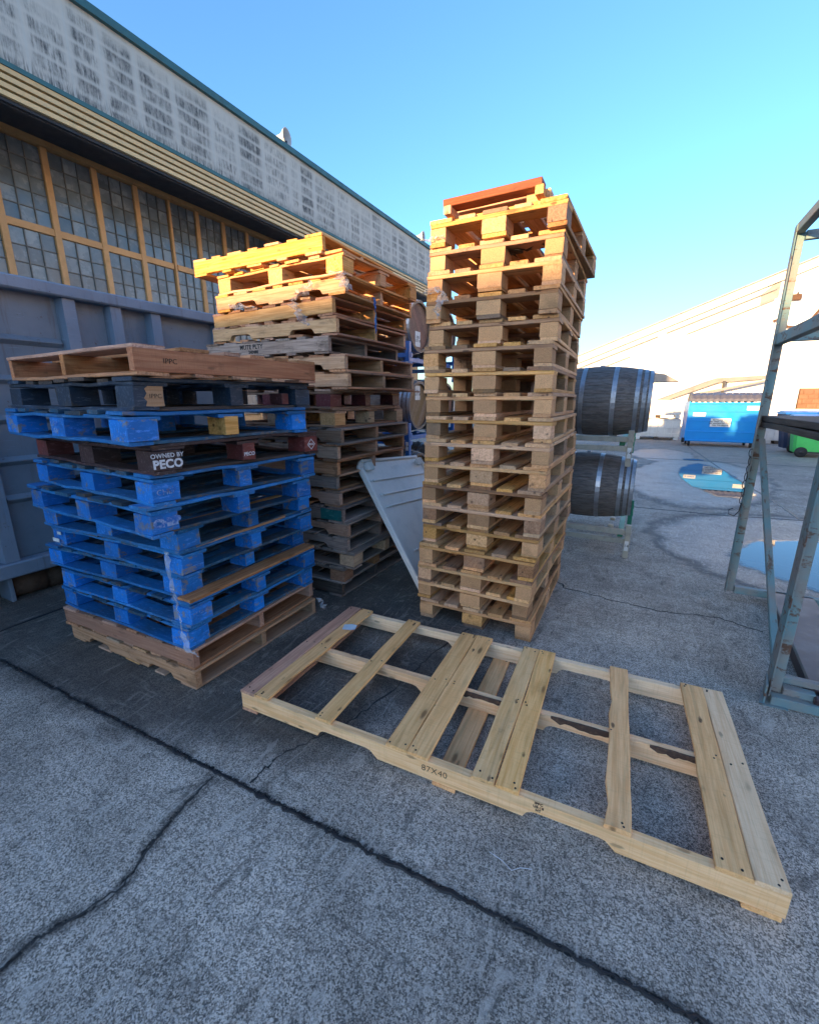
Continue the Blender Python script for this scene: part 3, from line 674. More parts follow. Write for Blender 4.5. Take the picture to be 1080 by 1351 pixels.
# ---------------------------------------------------------------- buildings
wh = thing('warehouse', 'plain warehouse behind the photographer that shades the yard', 'building', (-16, -30, 0))
prof = [(-50, 0), (50, 0), (50, 5.9), (9.0, 5.9), (9.0, 5.96), (-50, 5.96)]
prism('wall', 'white_wall', prof, -14, 0, 'Y', wh)
gb = thing('gabled_hangar', 'huge white gabled hangar far across the yard with cream rake trim', 'hangar', (0, 60, 0))
zz = lambda x: 1.545+ (4.939-1.545)*1.5 + .388*(x+8.01)
AP = 14.6
prism('wall', 'white_wall', [(-10.5, 0), (39.7, 0), (39.7, zz(-10.5)), (AP, zz(AP)-.3), (-10.5, zz(-10.5)-.3)], 0, 40, 'Y', gb)
def rake(dz, th, mat, x0, x1, proud):
    prism('rake_trim', mat, [(x0, zz(x0)-dz-th), (x1, zz(x1)-dz-th), (x1, zz(x1)-dz), (x0, zz(x0)-dz)], -proud, -.003, 'Y', gb)
M['rake_white'] = simple('off_white_trim', (.80,.75,.64), .7, dirt=.15, scale=1)
rake(0, .8, 'rake_white', -10.5, AP, .5); rake(-.12, .12, 'shed_grey', -10.5, AP, .7)
rake(1.35, .12, 'shed_grey', -8.4, .4, .35); rake(1.35, .12, 'shed_grey', 1.2, 10.4, .35)
rake(2.4, .12, 'shed_grey', -5.6, -2.2, .3); rake(2.35, .12, 'shed_grey', 3.2, 10.4, .3)
prism('wall_panel', 'shed_grey', [(9.3, zz(9.3)-2.3), (10.7, zz(10.7)-2.3), (10.7, zz(10.7)-.6), (9.3, zz(9.3)-1.3)], -.12, -.003, 'Y', gb)
fl = thing('flood_light', 'rusty floodlight high on the white gabled hangar wall', 'lamp', (12.1, 59.7, 11.4))
box('lamp_body', 'rust', (0, -.1, 0), (.75, .4, .55), fl, .06); box('lamp_bracket', 'dark_metal', (.1, .15, .35), (.12, .3, .3), fl)
pp = thing('wall_pipe', 'bent dark pipe running along the white gabled hangar wall', 'pipe', (0, 59.6, 0))
for a, b in (((10.6, 9.3), (11.4, 9.55)), ((11.4, 9.55), (11.75, 8.7)), ((11.75, 8.7), (13.2, 8.55)), ((13.2, 8.55), (14.6, 11.0))):
    bar('pipe_run', 'rust', (a[0], 0, a[1]), (b[0], 0, b[1]), .2, .22, pp)
K = 100/60       # the far hangar stands 100 m away
for o_ in (gb, fl, pp):
    x_, y_, z_ = o_.location; o_.location = (x_*K, 100+(y_-60)*K, 1.545+(z_-1.545)*K); o_.scale = (K, K, K)
sh = thing('storage_shed', 'low white shed with grey sloped roof sheets behind the blue dumpster', 'shed', (0, 31, 0))
prism('wall', 'white_wall', [(-2.5, 0), (7.2, 0), (7.2, 2.55), (5.4, 2.6), (3.4, 2.45), (.4, 1.2), (-2.5, 1.15)], 0, 5, 'Y', sh)
prism('roof', 'shed_grey', [(.2, 1.12), (3.5, 2.46), (5.6, 2.62), (5.6, 2.82), (3.4, 2.72), (.2, 1.34)], -.35, 5.2, 'Y', sh)
prism('awning', 'shed_grey', [(2.2, 1.65), (5.7, 2.5), (5.7, 2.58), (2.2, 1.85)], -.75, -.36, 'Y', sh)
bar('awning_post', 'dark_metal', (3.75, -.6, 0), (3.75, -.6, 2.55), .12, .12, sh)
s2 = thing('side_canopy', 'small grey canopy wedge jutting out above the right barrels', 'canopy', (0, 36, 0))
prism('canopy_roof', 'shed_grey', [(-.6, 2.75), (1.9, 2.75), (1.0, 3.25), (-.6, 3.5)], 0, 2, 'Y', s2)
bar('canopy_post', 'dark_metal', (-.4, .5, 0), (-.4, .5, 2.8), .15, .15, s2)
bb = thing('brown_outbuilding', 'low tan brown block building behind the green bin at the right', 'building', (0, 32, 0))
box('wall', 'brown_wall', (10.9, 3, 1.6), (8.6, 6, 1.1), bb, 0); box('plinth', 'white_wall', (10.9, 3.02, .52), (8.7, 6, 1.04), bb, 0)
for r in range(4):
    for k in range(20):
        x = 6.65+k*.43+(r % 2)*.2
        if x < 15.1: box('wall_block', 'brown_wall', (x+.15, -.01, 1.2+r*.25), (.40, .06, .23), bb, .01)
op = thing('opposite_hangar', 'tall white sunlit hangar across the yard seen only in the window reflections', 'hangar', (19, 0, 0))
box('wall', 'white_wall', (6, 20, 6.5), (12, 50, 13), op, 0)
for k in range(9):
    box('window', 'glass', (-.05, -2+k*5.4, 7.5), (.12, 2.6, 3.0), op, 0)

M['container'] = steel_worn('worn_slate_paint', (.185,.23,.28)); M['container_rail'] = steel_worn('worn_slate_rail', (.215,.265,.335))
# ---------------------------------------------------------------- roll-off container
ct = thing('rolloff_container', 'slate blue steel roll off container with ribbed side behind the blue pallets', 'container', (-4.15, 0, 0))
yA, yB = -2.6, 3.62
box('side_panel', 'container', (-.10, (yA+yB)/2, 1.33), (.03, yB-yA-.05, 1.99), ct, 0)
box('side_panel', 'container', (-2.3, (yA+yB)/2, 1.33), (.03, yB-yA-.05, 1.99), ct, 0)
box('end_panel', 'container', (-1.2, yB-.03, 1.33), (2.16, .03, 1.99), ct, 0); box('end_panel', 'container', (-1.2, yA+.03, 1.33), (2.16, .03, 1.99), ct, 0)
box('floor_plate', 'container', (-1.2, (yA+yB)/2, .34), (2.2, yB-yA-.02, .03), ct, 0)
for x in (-.03, -2.36):
    box('top_rail', 'container_rail', (x, (yA+yB)/2, 2.37), (.13, yB-yA, .095), ct, .012)
    box('bottom_rail', 'container_rail', (x, (yA+yB)/2, .275), (.12, yB-yA, .115), ct, .01)
for y in (yA+.06, yB-.06): box('top_rail', 'container_rail', (-1.2, y, 2.37), (2.19, .11, .09), ct, .012)
for y in (-2.5, -1.7, -1.0, -.3, .4, .95, 1.36, 2.07, 2.43, 2.79, 3.51):
    prism('rib', 'container_rail', [(-.083, -.06), (.0, -.045), (.0, .045), (-.083, .06)], .335, 2.32, 'Z', ct, (0, y, 0), (0, 0, 0), 0)
for y0, y1 in ((-2.4, .85), (1.0, 1.29), (1.43, 2.0)):
    for z in (.80, 1.09, 1.40, 1.69, 1.98):
        prism('crease', 'container', [(-.084, -.035), (-.052, -.004), (-.052, .004), (-.084, .035)], y0, y1, 'Y', ct, (0, 0, z))
for y in (1.36, -2.2):
    wt = box('roller_bracket', 'container_rail', (-.15, y-.03, .11), (.20, .03, .21), ct, .004); box('roller_bracket', 'container_rail', (-.15, y+.50, .11), (.2, .03, .21), ct, .004)
    lathe('roller', 'rust', [(.0, .02), (.0, .088), (.21, .10), (.22, .085), (.24, .085), (.25, .10), (.46, .088), (.46, .02)], 20, 'Y', ct, (-.16, y, .10))

# ---------------------------------------------------------------- barrels and racks
def barrel(label, c, smat='stave', hmat='head_oak', group=None, hl=True):
    t = thing('wine_barrel', label, 'barrel', c, (R(J(40)), 0, 0), group)
    Lb, rb, rh = .94, .345, .285
    rad = lambda x: rh + (rb-rh)*(1-(2*x/Lb)**2)
    n = 26
    key = ('stave', smat)
    if key not in _cache:
        bm = bmesh.new(); xs = [-.47, -.36, -.22, -.08, .08, .22, .36, .47]; rows = []
        for x in xs:
            r = rad(x); a = math.pi/n*.985; r2 = r-.027
            rows.append([bm.verts.new((x, r*math.sin(q), r*math.cos(q)+b)) for q, b in ((-a, -.0035), (-a*.8, 0), (0, .001), (a*.8, 0), (a, -.0035))] + [bm.verts.new((x, r2*math.sin(a), r2*math.cos(a))), bm.verts.new((x, -r2*math.sin(a), r2*math.cos(a)))])
        for A, B in zip(rows, rows[1:]):
            for k in range(7): bm.faces.new((A[k], A[(k+1) % 7], B[(k+1) % 7], B[k]))
        bm.faces.new(rows[0]); bm.faces.new(rows[-1]); bmesh.ops.recalc_face_normals(bm, faces=bm.faces[:])
        _cache[key] = mesh_from('stave', bm, smat)
    for k in range(n): put('stave', _cache[key], t, (0, 0, 0), (2*math.pi*k/n, 0, 0))
    for x, w in ((-.452, .03), (-.405, .034), (-.345, .036), (-.145, .042), (.145, .042), (.345, .036), (.405, .034), (.452, .03)):
        k2 = ('hoop', x)
        if k2 not in _cache:
            bm = bmesh.new(); a, b = x-w/2, x+w/2
            lathe_bm(bm, [(a, rad(a)-.004), (a, rad(a)+.0035), (b, rad(b)+.0035), (b, rad(b)-.004)], 40, 'X'); _cache[k2] = mesh_from('hoop', bm, 'steel_hoop')
        put('hoop', _cache[k2], t)
    for s in (-1, 1):       # head planks
        k3 = ('head', hmat)
        if k3 not in _cache:
            L = []
            rr = .262; nb = 7; w = 2*rr/nb
            for i in range(nb):
                y0 = -rr+i*w+.001; y1 = y0+w-.002; pts = []
                for q in range(6):
                    y = y0+(y1-y0)*q/5; pts.append((y, math.sqrt(max(rr*rr-y*y, 1e-6))))
                pr = pts + [(y, -h) for y, h in pts[::-1]]
                bm = bmesh.new(); prism_bm(bm, pr, -.011, .011, 'X'); L.append(mesh_from('head_plank', bm, hmat))
            _cache[k3] = L
        for me in _cache[k3]: put('head_plank', me, t, (s*.432, 0, 0))
    lathe('bung', 'chalk', [(0, .024), (.012, .022), (.012, .001)], 12, 'Z', t, (0, 0, .345))
    return t
def barrel_rack(label, x0, x1, y0, y1, z, mat, rear, group, leg=.34, up=.08):
    t = thing('barrel_rack', label, 'rack', (0, 0, z), 0, group)
    for y, m in ((y0, mat), (y1, rear)):
        for zz_ in (.165, .255): bar('rail', m, (x0, y, zz_), (x1, y, zz_), .05, .05, t)
        for x in (x0+.06, x1-.03): bar('post', m, (x, y-.028, 0), (x, y-.028, leg+up), .05, .055, t)
    for x in (x0+.12, x1-.1): bar('cross_rail', m, (x, y0+.03, .215), (x, y1-.03, .215), .05, .05, t)
    for x in (x0+.2, x1-.2):
        for y in (y0+.2, y0+.52, y1-.52, y1-.2): box('cradle', mat, (x, y, .255), (.05, .08, .03), t, .004)
    box('sticker', 'white_paint', (x1-.03, y0-.0605, .13), (.035, .004, .10), t, 0)
    text('sticker_text', '14', 'ink', .04, t, (x1-.03, y0-.063, .13), (R(90), 0, 0))
    return t
gB, gR = 'wine barrels on the racks', 'steel barrel racks'
barrel_rack('cream steel barrel rack on the ground right of the pale pallet tower', -1.0, .03, 4.70, 5.95, 0, 'cream_steel', 'green_steel', gR, .30, .04)
barrel_rack('cream steel barrel rack resting on the lower grey barrel', -1.08, -.05, 4.70, 5.95, .92, 'cream_steel', 'green_steel', gR, .30, .04)
barrel('dark grey oak barrel on the ground level rack right of the pale pallet tower', (-.47, 5.02, .655), group=gB)
barrel('dark grey oak barrel on the upper rack right of the pale pallet tower', (-.42, 5.02, 1.525), group=gB)
lft = [(.60, 'lowest', 'stave', 'head_pale'), (1.475, 'middle', 'stave', 'head_pale'), (2.385, 'top', 'stave_pale', 'head_oak')]
for zc, wd_, sm, hm in lft:
    b_ = barrel({'lowest': 'oak barrel on the lowest blue rack between the two tall pallet stacks', 'middle': 'pale headed oak barrel with a paper label on the middle blue rack',
            'top': 'sunlit reddish headed oak barrel on the top blue rack'}[wd_], (-2.94, 4.98, zc), sm, hm, gB)
    barrel('dark barrel hidden behind the %s front barrel on the blue rack' % wd_, (-2.90, 5.72, zc), 'stave', 'head_oak', gB)
    if wd_ != 'lowest':
        p_ = box('paper_label', 'white_paint', (.445, 0, 0), (.003, .13, .17), b_, 0); a_ = -b_.rotation_euler.x
        pos = Vector((.4445, -.02, -.14 if wd_ == 'top' else .15)); pos.rotate(Euler((a_, 0, 0))); p_.location = pos; p_.rotation_euler = (a_, 0, 0)
        q_ = text('label_print', '225L\nLOT 18', 'ink', .04, b_, Vector((.4470, pos.y, pos.z)), (R(90)+a_, 0, R(90)))
        q_.rotation_euler = (Euler((R(90), 0, R(90))).to_matrix()).to_euler() if abs(a_) < 1e-6 else (Euler((a_, 0, 0)).to_matrix() @ Euler((R(90), 0, R(90))).to_matrix()).to_euler()
    barrel_rack('blue steel barrel rack carrying the %s barrels behind the pallet stacks' % wd_, -3.42, -2.42, 4.66, 6.05, zc-.60, 'blue_rack', 'blue_rack', gR, .30, .10)

# ---------------------------------------------------------------- dumpster, crates, bins
dp_ = thing('blue_dumpster', 'blue steel dumpster with ridged grey lid at the back of the yard', 'dumpster', (1.36, 17.85, 0), R(1.5))
prism('body', 'dump_blue', [(.02, .16), (1.18, .16), (1.26, 1.42), (-.10, 1.46)], 0, 2.02, 'X', dp_)
for z, yy in ((1.40, -.085), (1.16, -.06), (.86, -.035), (.5, -.012), (.2, .01)):
    bar('rib', 'dump_blue', (-.01, yy, z), (2.03, yy, z), .05, .035, dp_, .008)
for x in (-.02, 2.04): prism('side_flange', 'dump_blue', [(.0, .14), (1.2, .14), (1.29, 1.45), (-.12, 1.49)], x-.016, x+.016, 'X', dp_)
bm = bmesh.new(); rows = []
for i in range(45):
    x = .02+1.98*i/44; k = .022*(1 if (i % 4) < 2 else 0)
    rows.append([bm.verts.new((x, y, z+k)) for y, z in ((-.13, 1.47), (-.10, 1.56), (.05, 1.68), (.3, 1.745), (.7, 1.75), (1.05, 1.67), (1.27, 1.45))])
for A, B in zip(rows, rows[1:]):
    for k in range(6): bm.faces.new((A[k], B[k], B[k+1], A[k+1]))
bm.faces.new(rows[0]); bm.faces.new(rows[-1][::-1]); put('lid', mesh_from('lid', bm, 'lid_grey'), dp_)
lab = box('warning_sign', 'white_paint', (.93, -.052, .80), (.56, .012, .27), dp_, 0); lab.rotation_euler = (R(4.5), 0, 0)
for k, s_ in enumerate(('RECYCLING ONLY', 'NO TRASH  NO LIQUIDS', 'NO HAZARDOUS WASTE', 'CALL FOR SERVICE')):
    text('sign_text', s_, 'ink', .052, lab, (0, -.0072, .09-.058*k), (R(90), 0, 0), fat=.002)
num = box('number_plate', 'white_paint', (.30, -.078, 1.06), (.36, .012, .12), dp_, 0); num.rotation_euler = (R(4.5), 0, 0)
text('plate_text', '3 YARDS', 'bin_blue', .07, num, (0, -.0072, 0), (R(90), 0, 0), fat=.003)
box('corner_sticker', 'white_paint', (1.78, -.096, 1.28), (.42, .012, .13), dp_, 0, (R(4.5), 0, 0))
for x in (.14, 1.88):
    for y in (.12, 1.05):
        w_ = lathe('caster', 'rubber', [(-.03, .02), (-.03, .075), (.03, .075), (.03, .02)], 16, 'X', dp_, (x, y, .075)); box('caster_fork', 'dark_metal', (0, .01, .065), (.075, .05, .06), w_, .003)
lathe('corner_bumper', 'rubber', [(-.04, .02), (-.04, .08), (.04, .08), (.04, .02)], 16, 'X', dp_, (-.06, -.03, .2))
def crate(label, x, y, z, w, d, h, group='white bulk crates at the back of the yard'):
    t = thing('bulk_crate', label, 'crate', (x, y, z), 0, group)
    for s in (-1, 1):
        box('side_wall', 'crate_white', (0, s*(d/2-.02), h/2+.06), (w, .035, h-.14), t, .004); box('side_wall', 'crate_white', (s*(w/2-.02), 0, h/2+.06), (.035, d-.08, h-.14), t, .004)
        box('top_rim', 'crate_white', (0, s*(d/2), h-.045), (w+.03, .05, .05), t, .008)
    nr = max(3, int(w/.22))
    for k in range(nr+1): bar('rib', 'crate_white', (-w/2+w*k/nr, -d/2-.012, .13), (-w/2+w*k/nr, -d/2-.012, h-.07), .03, .04, t)
    for k in range(2): bar('rib', 'crate_white', (-w/2, -d/2-.01, .26+k*.22), (w/2, -d/2-.01, .26+k*.22), .022, .03, t)
    box('floor_plate', 'crate_white', (0, 0, .13), (w-.08, d-.08, .03), t)
    for k in (-1, 0, 1): box('skid', 'dark_wood' if k == 0 else 'crate_white', (k*(w/2-.09), 0, .06), (.16, d, .10), t, .004)
crate('lower white bulk crate left of the blue dumpster', .55, 20.6, 0, 1.5, 1.2, .82)
crate('upper white bulk crate stacked left of the blue dumpster', .52, 20.6, .84, 1.5, 1.2, .70)
crate('single white crate between the blue dumpster and green bin', 4.35, 20.5, 0, .7, 1.0, .66)
def cart(name, label, cat, loc, yaw, mat, lidmat, w, d, h):
    t = thing(name, label, cat, loc, yaw)
    bm = bmesh.new(); n = 26; rows = []
    for z, f in ((.12, .86), (.2, .88), (h*.6, .95), (h, 1.0)):
        ring = []
        for k in range(n):
            a = 2*math.pi*k/n; ca, sa = math.cos(a), math.sin(a); e = .35
            fl_ = (1+.012*(-1)**k)
            ring.append(bm.verts.new((math.copysign(abs(ca)**e, ca)*w/2*f*fl_, math.copysign(abs(sa)**e, sa)*d/2*f*fl_, z)))
        rows.append(ring)
    for A, B in zip(rows, rows[1:]):
        for k in range(n): bm.faces.new((A[k], A[(k+1) % n], B[(k+1) % n], B[k]))
    bm.faces.new(rows[0][::-1]); bm.faces.new(rows[-1]); put('body', mesh_from('body', bm, mat), t)
    box('rim', mat, (0, 0, h-.03), (w*1.04, d*1.04, .06), t, .015)
    prism('lid', lidmat, [(-d*.54, h+.005), (d*.54, h+.005), (d*.5, h+.05), (.1*d, h+.10), (-d*.45, h+.06)], -w*.53, w*.53, 'X', t, (0, 0, 0))
    bar('handle', 'dark_metal', (-w*.4, d*.56, h-.06), (w*.4, d*.56, h-.06), .03, .03, t)
    for x in (-w*.33, w*.33):
        ww = lathe('wheel', 'rubber', [(-.03, .03), (-.03, .13), (-.015, .14), (.015, .14), (.03, .13), (.03, .03)], 18, 'Y', t, (x, -d*.5, .14)); lathe('hub', 'dark_metal', [(-.034, .002), (-.034, .05), (.034, .05), (.034, .002)], 12, 'Y', ww)
    bar('axle', 'dark_metal', (-w*.33, -d*.46, .14), (w*.33, -d*.46, .14), .03, .03, t)
cart('green_bin', 'bright green wheeled bin standing beyond the rusty steel rack', 'bin', (4.42, 16.0, 0), R(-3), 'bin_green', 'bin_blue', 1.35, .75, 1.05)
cart('navy_bin', 'dark navy wheeled bin with blue lid behind the green bin', 'bin', (4.55, 17.3, 0), R(4), 'bin_navy', 'bin_blue', 1.6, .8, 1.12)

# ---------------------------------------------------------------- rusty rack frame at the right
rk = thing('steel_rack', 'tall rusty teal steel rack frame with chain and timber shelf at the right', 'rack', (0, 0, 0))
ax, ay, by_ = .78, 4.10, 2.665; W2 = 1.35
for x in (ax, ax+W2):
    for y, nm in ((ay, 'post'), (by_, 'post')):
        bm = bmesh.new(); box_bm(bm, (.0, 0, 1.33), (.062, .006, 2.62), None, .002); box_bm(bm, (-.028, -.031 if y == ay else -.031, 1.33), (.006, .056, 2.62), None, .002)
        if y == by_: box_bm(bm, (.0, 0.03, 1.33), (.05, .05, 2.62), None, .004)
        put(nm, mesh_from(nm, bm, 'rack'), rk, (x, y, .02))
    bar('side_rail', 'rack', (x, ay+.02, 2.645), (x, by_-.02, 2.645), .05, .06, rk)
    bar('side_rail', 'rack', (x, ay+.02, 1.95), (x, by_-.02, 1.95), .05, .07, rk)
    bar('brace', 'rack', (x+.01, ay-.05, 1.26), (x+.01, by_+.07, .14), .035, .03, rk)
for y in (ay, by_):
    bar('cross_rail', 'rack', (ax+.033, y, 2.60), (ax+W2-.033, y, 2.60), .045, .055, rk)
    bar('cross_rail', 'rack', (ax+.033, y, 1.97), (ax+W2-.033, y, 1.97), .045, .065, rk)
    bar('cross_rail', 'rack', (ax+.033, y, .06), (ax+W2-.033, y, .06), .05, .055, rk)
bar('base_rail', 'rack', (ax-.02, by_-.045, .028), (ax+W2, by_-.045, .028), .055, .05, rk)
bar('base_rail', 'rack', (ax-.02, by_+.06, .10), (ax+W2, by_+.06, .10), .04, .035, rk)
prism('foot_plate', 'rack', [(-.07, -.09), (.05, -.09), (.05, .06), (-.03, .09)], .002, .008, 'Z', rk, (ax, by_, 0)); bar('foot_plate', 'rack', (ax-.05, by_-.08, .06), (ax-.02, by_+.07, .06), .01, .11, rk)
for k, z in enumerate((1.445, 1.40)):
    for x0 in (ax-.01, ax+.3, ax+.62, ax+.94):
        put('shelf_plank', board(1.5, .3, .038, 'dark_wood', k, .003), rk, (x0+.15, (ay+by_)/2, z-.03), (0, 0, R(90)))
for k in range(7):
    bm = bmesh.new(); pts = [(.022*math.cos(a)*.7, 0, .03*math.sin(a)) for a in [2*math.pi*i/10 for i in range(11)]]; tube_bm(bm, pts, .0032, 6)
    put('chain_link', mesh_from('chain_link', bm, 'dark_metal'), rk, (ax-.036+J(.006), ay-.04, 1.16-.06*k), (0, 0, R(90*(k % 2)+20)))
bm = bmesh.new(); tube_bm(bm, [(.0, 0, .05), (-.005, 0, -.01), (-.03, 0, -.05), (-.065, 0, -.04), (-.07, 0, -.005), (-.045, 0, .01)], .004, 6)
put('hook', mesh_from('hook', bm, 'dark_metal'), rk, (ax-.036, ay-.04, .72))
bl_ = box('steel_beam', 'seat_brown', (1.12, 3.36, .045), (.27, 1.52, .085), None, .008, (0, 0, R(-4)))
tag(bl_, 'dark brown painted steel beam lying on the ground inside the rack', 'beam')

# ---------------------------------------------------------------- leaning panel
pn = thing('bin_lid_panel', 'pale grey ribbed plastic lid leaning between the two tall pallet stacks', 'lid', (-1.31, 2.78, .01))
O_ = Vector((-1.31, 2.78, .01)); U = (Vector((-2.03, 2.90, 1.06))-O_); Hh = U.length; U.normalize(); Vv = Vector((.0, .98, .04)); Vv = (Vv-U*Vv.dot(U)).normalized(); Nn = Vv.cross(U) * 1
if Nn.x < 0: Nn = -Nn
mt = Matrix((Vv, U, Nn)).transposed()
if mt.determinant() < 0: mt = Matrix((Vv, U, -Nn)).transposed()
pn.rotation_euler = mt.to_euler(); sg = 1 if (mt.col[2].x > 0) else -1
Wp = 1.0
pf = [(0, 0), (Wp, 0), (Wp, Hh-.06), (Wp-.05, Hh), (.06, Hh), (0, Hh-.05)]
prism('panel', 'lid_panel', pf, -.012, .012, 'Z', pn, cham=.004)
for a, b in (((.014, .02), (.014, Hh-.08)), ((Wp-.014, .02), (Wp-.014, Hh-.08))): bar('edge_flange', 'lid_panel', (*a, sg*.022), (*b, sg*.022), .028, .03, pn, .006)
bar('edge_flange', 'lid_panel', (.06, Hh-.014, sg*.02), (Wp-.06, Hh-.014, sg*.02), .026, .024, pn, .006)
for k, (v, x0, x1) in enumerate(((.845, .09, .93), (.74, .13, .95), (.655, .13, .95), (.33, .2, .95), (.25, .2, .95), (.1, .2, .9))):
    bar('rib', 'lid_panel', (x0, Hh*v, sg*.018), (x1, Hh*v, sg*.018), .02, .014, pn, .005); box('rib_end', 'lid_panel', (x0-.03, Hh*v, sg*.017), (.022, .02, .012), pn, .004)
for x in (.1, .9): 
    box('hinge_lug', 'lid_panel', (x, Hh-.08, sg*.025), (.09, .05, .03), pn, .008)
    for q in (-.03, 0, .03): box('lug_fin', 'lid_panel', (x+q, Hh-.08, sg*.05), (.008, .07, .03), pn, .003)
text('lid_mark', 'G&D', 'crate_white', .05, pn, (.5, Hh*.925, sg*.0135), (0, 0 if sg > 0 else R(180), 0))

# ================================================================ PALLET STACKS
ORD = ['top', 'second', 'third', 'fourth', 'fifth', 'sixth', 'seventh', 'eighth', 'ninth', 'tenth', 'eleventh', 'twelfth', 'thirteenth', 'fourteenth', 'fifteenth', 'sixteenth', 'seventeenth', 'eighteenth', 'nineteenth', 'twentieth', 'lowest']
# --- tower of pale block pallets
EU = [(18,-1.282,2.722,-.025),(17,-1.295,2.737,.013),(16,-1.287,2.69,.01),(15,-1.291,2.687,.019),(14,-1.283,2.712,.035),(13,-1.294,2.662,.015),(12,-1.281,2.642,.026),(11,-1.277,2.66,.022),(10,-1.262,2.638,.021),(9,-1.256,2.604,.009),(8,-1.267,2.626,-.004),(7,-1.276,2.618,-.011),(6,-1.277,2.622,-.01),(5,-1.286,2.652,-.019),(4,-1.288,2.607,-.009),(3,-1.298,2.601,-.017),(2,-1.313,2.638,-.015),(1,-1.287,2.623,.01)]
notes = {18: 'sunlit amber pine pallet under the red timber, topmost whole pallet of the tallest tower', 17: 'amber pallet holding black film, second from the top of the tallest tower',
         16: 'half sunlit pine pallet, third from the top of the tallest tower', 15: 'bright left cornered pine pallet, fourth from the top of the tallest tower',
         14: 'film draped pine pallet, fifth from the top of the tallest tower', 1: 'bottom pine pallet of the tallest tower, standing on the concrete'}
for k, n_, d_, yw in EU:
    i = 18-k
    lb = notes.get(k, 'pale pine block pallet, %s from the %s of the tallest tower' % ((ORD[i] if k > 9 else ORD[k-1]), ('top' if k > 9 else 'bottom')))
    t = thing('euro_pallet', lb, 'pallet', at_corner(n_, d_, yw, (k-1)*.144, .4, .6, -1), yw, 'pale pine block pallets in the tallest tower'); t.rotation_euler = (R(J(.2)), R(J(.25)), yw)
    euro_pallet(t)
rt = thing('red_timber_section', 'red stained timber pallet section lying on top of the tallest tower', 'pallet', (-.93, 3.0, 18*.144), (0, R(-1.0), R(1)))
M['rust_red'] = wood('red_stained_pine', (.30,.10,.05), (.19,.055,.03), grey=.1, var=.1)
put('deck_board', board(.58, .1, .042, 'rust_red', 0), rt, (0, -.19, .105))
for y in (.0, .18, .36): put('deck_board', board(.6, .1, .02, 'pine_red', 1), rt, (0, y, .12))
for x in (-.26, .28): put('stringer', board(.66, .045, .045, 'honey', 1), rt, (x, .08, .062), (0, 0, R(90)))
for y in (-.12, .3): put('bottom_board', board(.56, .1, .02, 'honey', 2), rt, (-.02, y, .03))
put('block', board(.13, .1, .08, 'honey', 2, .001, 1), rt, (.26, -.12, .05))

# --- blue stack
BL = [(13,1.638,-1.783,1.083,-.06),(12,1.498,-1.831,1.088,-.049),(11,1.359,-1.833,1.038,-.059),(10,1.22,-1.852,1.142,-.07),(9,1.08,-1.872,1.127,-.071),(8,.941,-1.87,1.098,-.048),(7,.801,-1.951,1.267,.031),(6,.661,-1.969,1.285,.019),(5,.522,-2.045,1.309,.05),(4,.383,-1.96,1.284,.018),(3,.243,-1.995,1.277,.01),(2,.122,-1.985,1.285,.034),(1,0,-1.982,1.281,.014)]
bl_lab = {13: 'orange brown open sided pallet on top of the blue stack', 12: 'near black blue pallet with white patched corner, second from the top of the blue stack',
          11: 'bright blue pallet with one bare wood block above the lettered maroon pallet', 10: 'dark maroon pallet with white lettering in the blue stack',
          9: 'worn blue pallet directly under the maroon lettered pallet', 8: 'blue pallet jutting out to the left, second under the maroon one',
          7: 'deep blue pallet under the jutting pallet, third below the maroon one', 6: 'blue pallet with white paint splash at its left end and film at its corner',
          5: 'deep blue pallet just above the one with a bare wood board', 4: 'blue pallet with a bare pale wood board along its right edge',
          3: 'lowest blue pallet with torn front boards, resting on weathered wood', 2: 'weathered pale pallet right under the lowest blue pallet', 1: 'stained pale pallet on the concrete at the foot of the blue stack'}
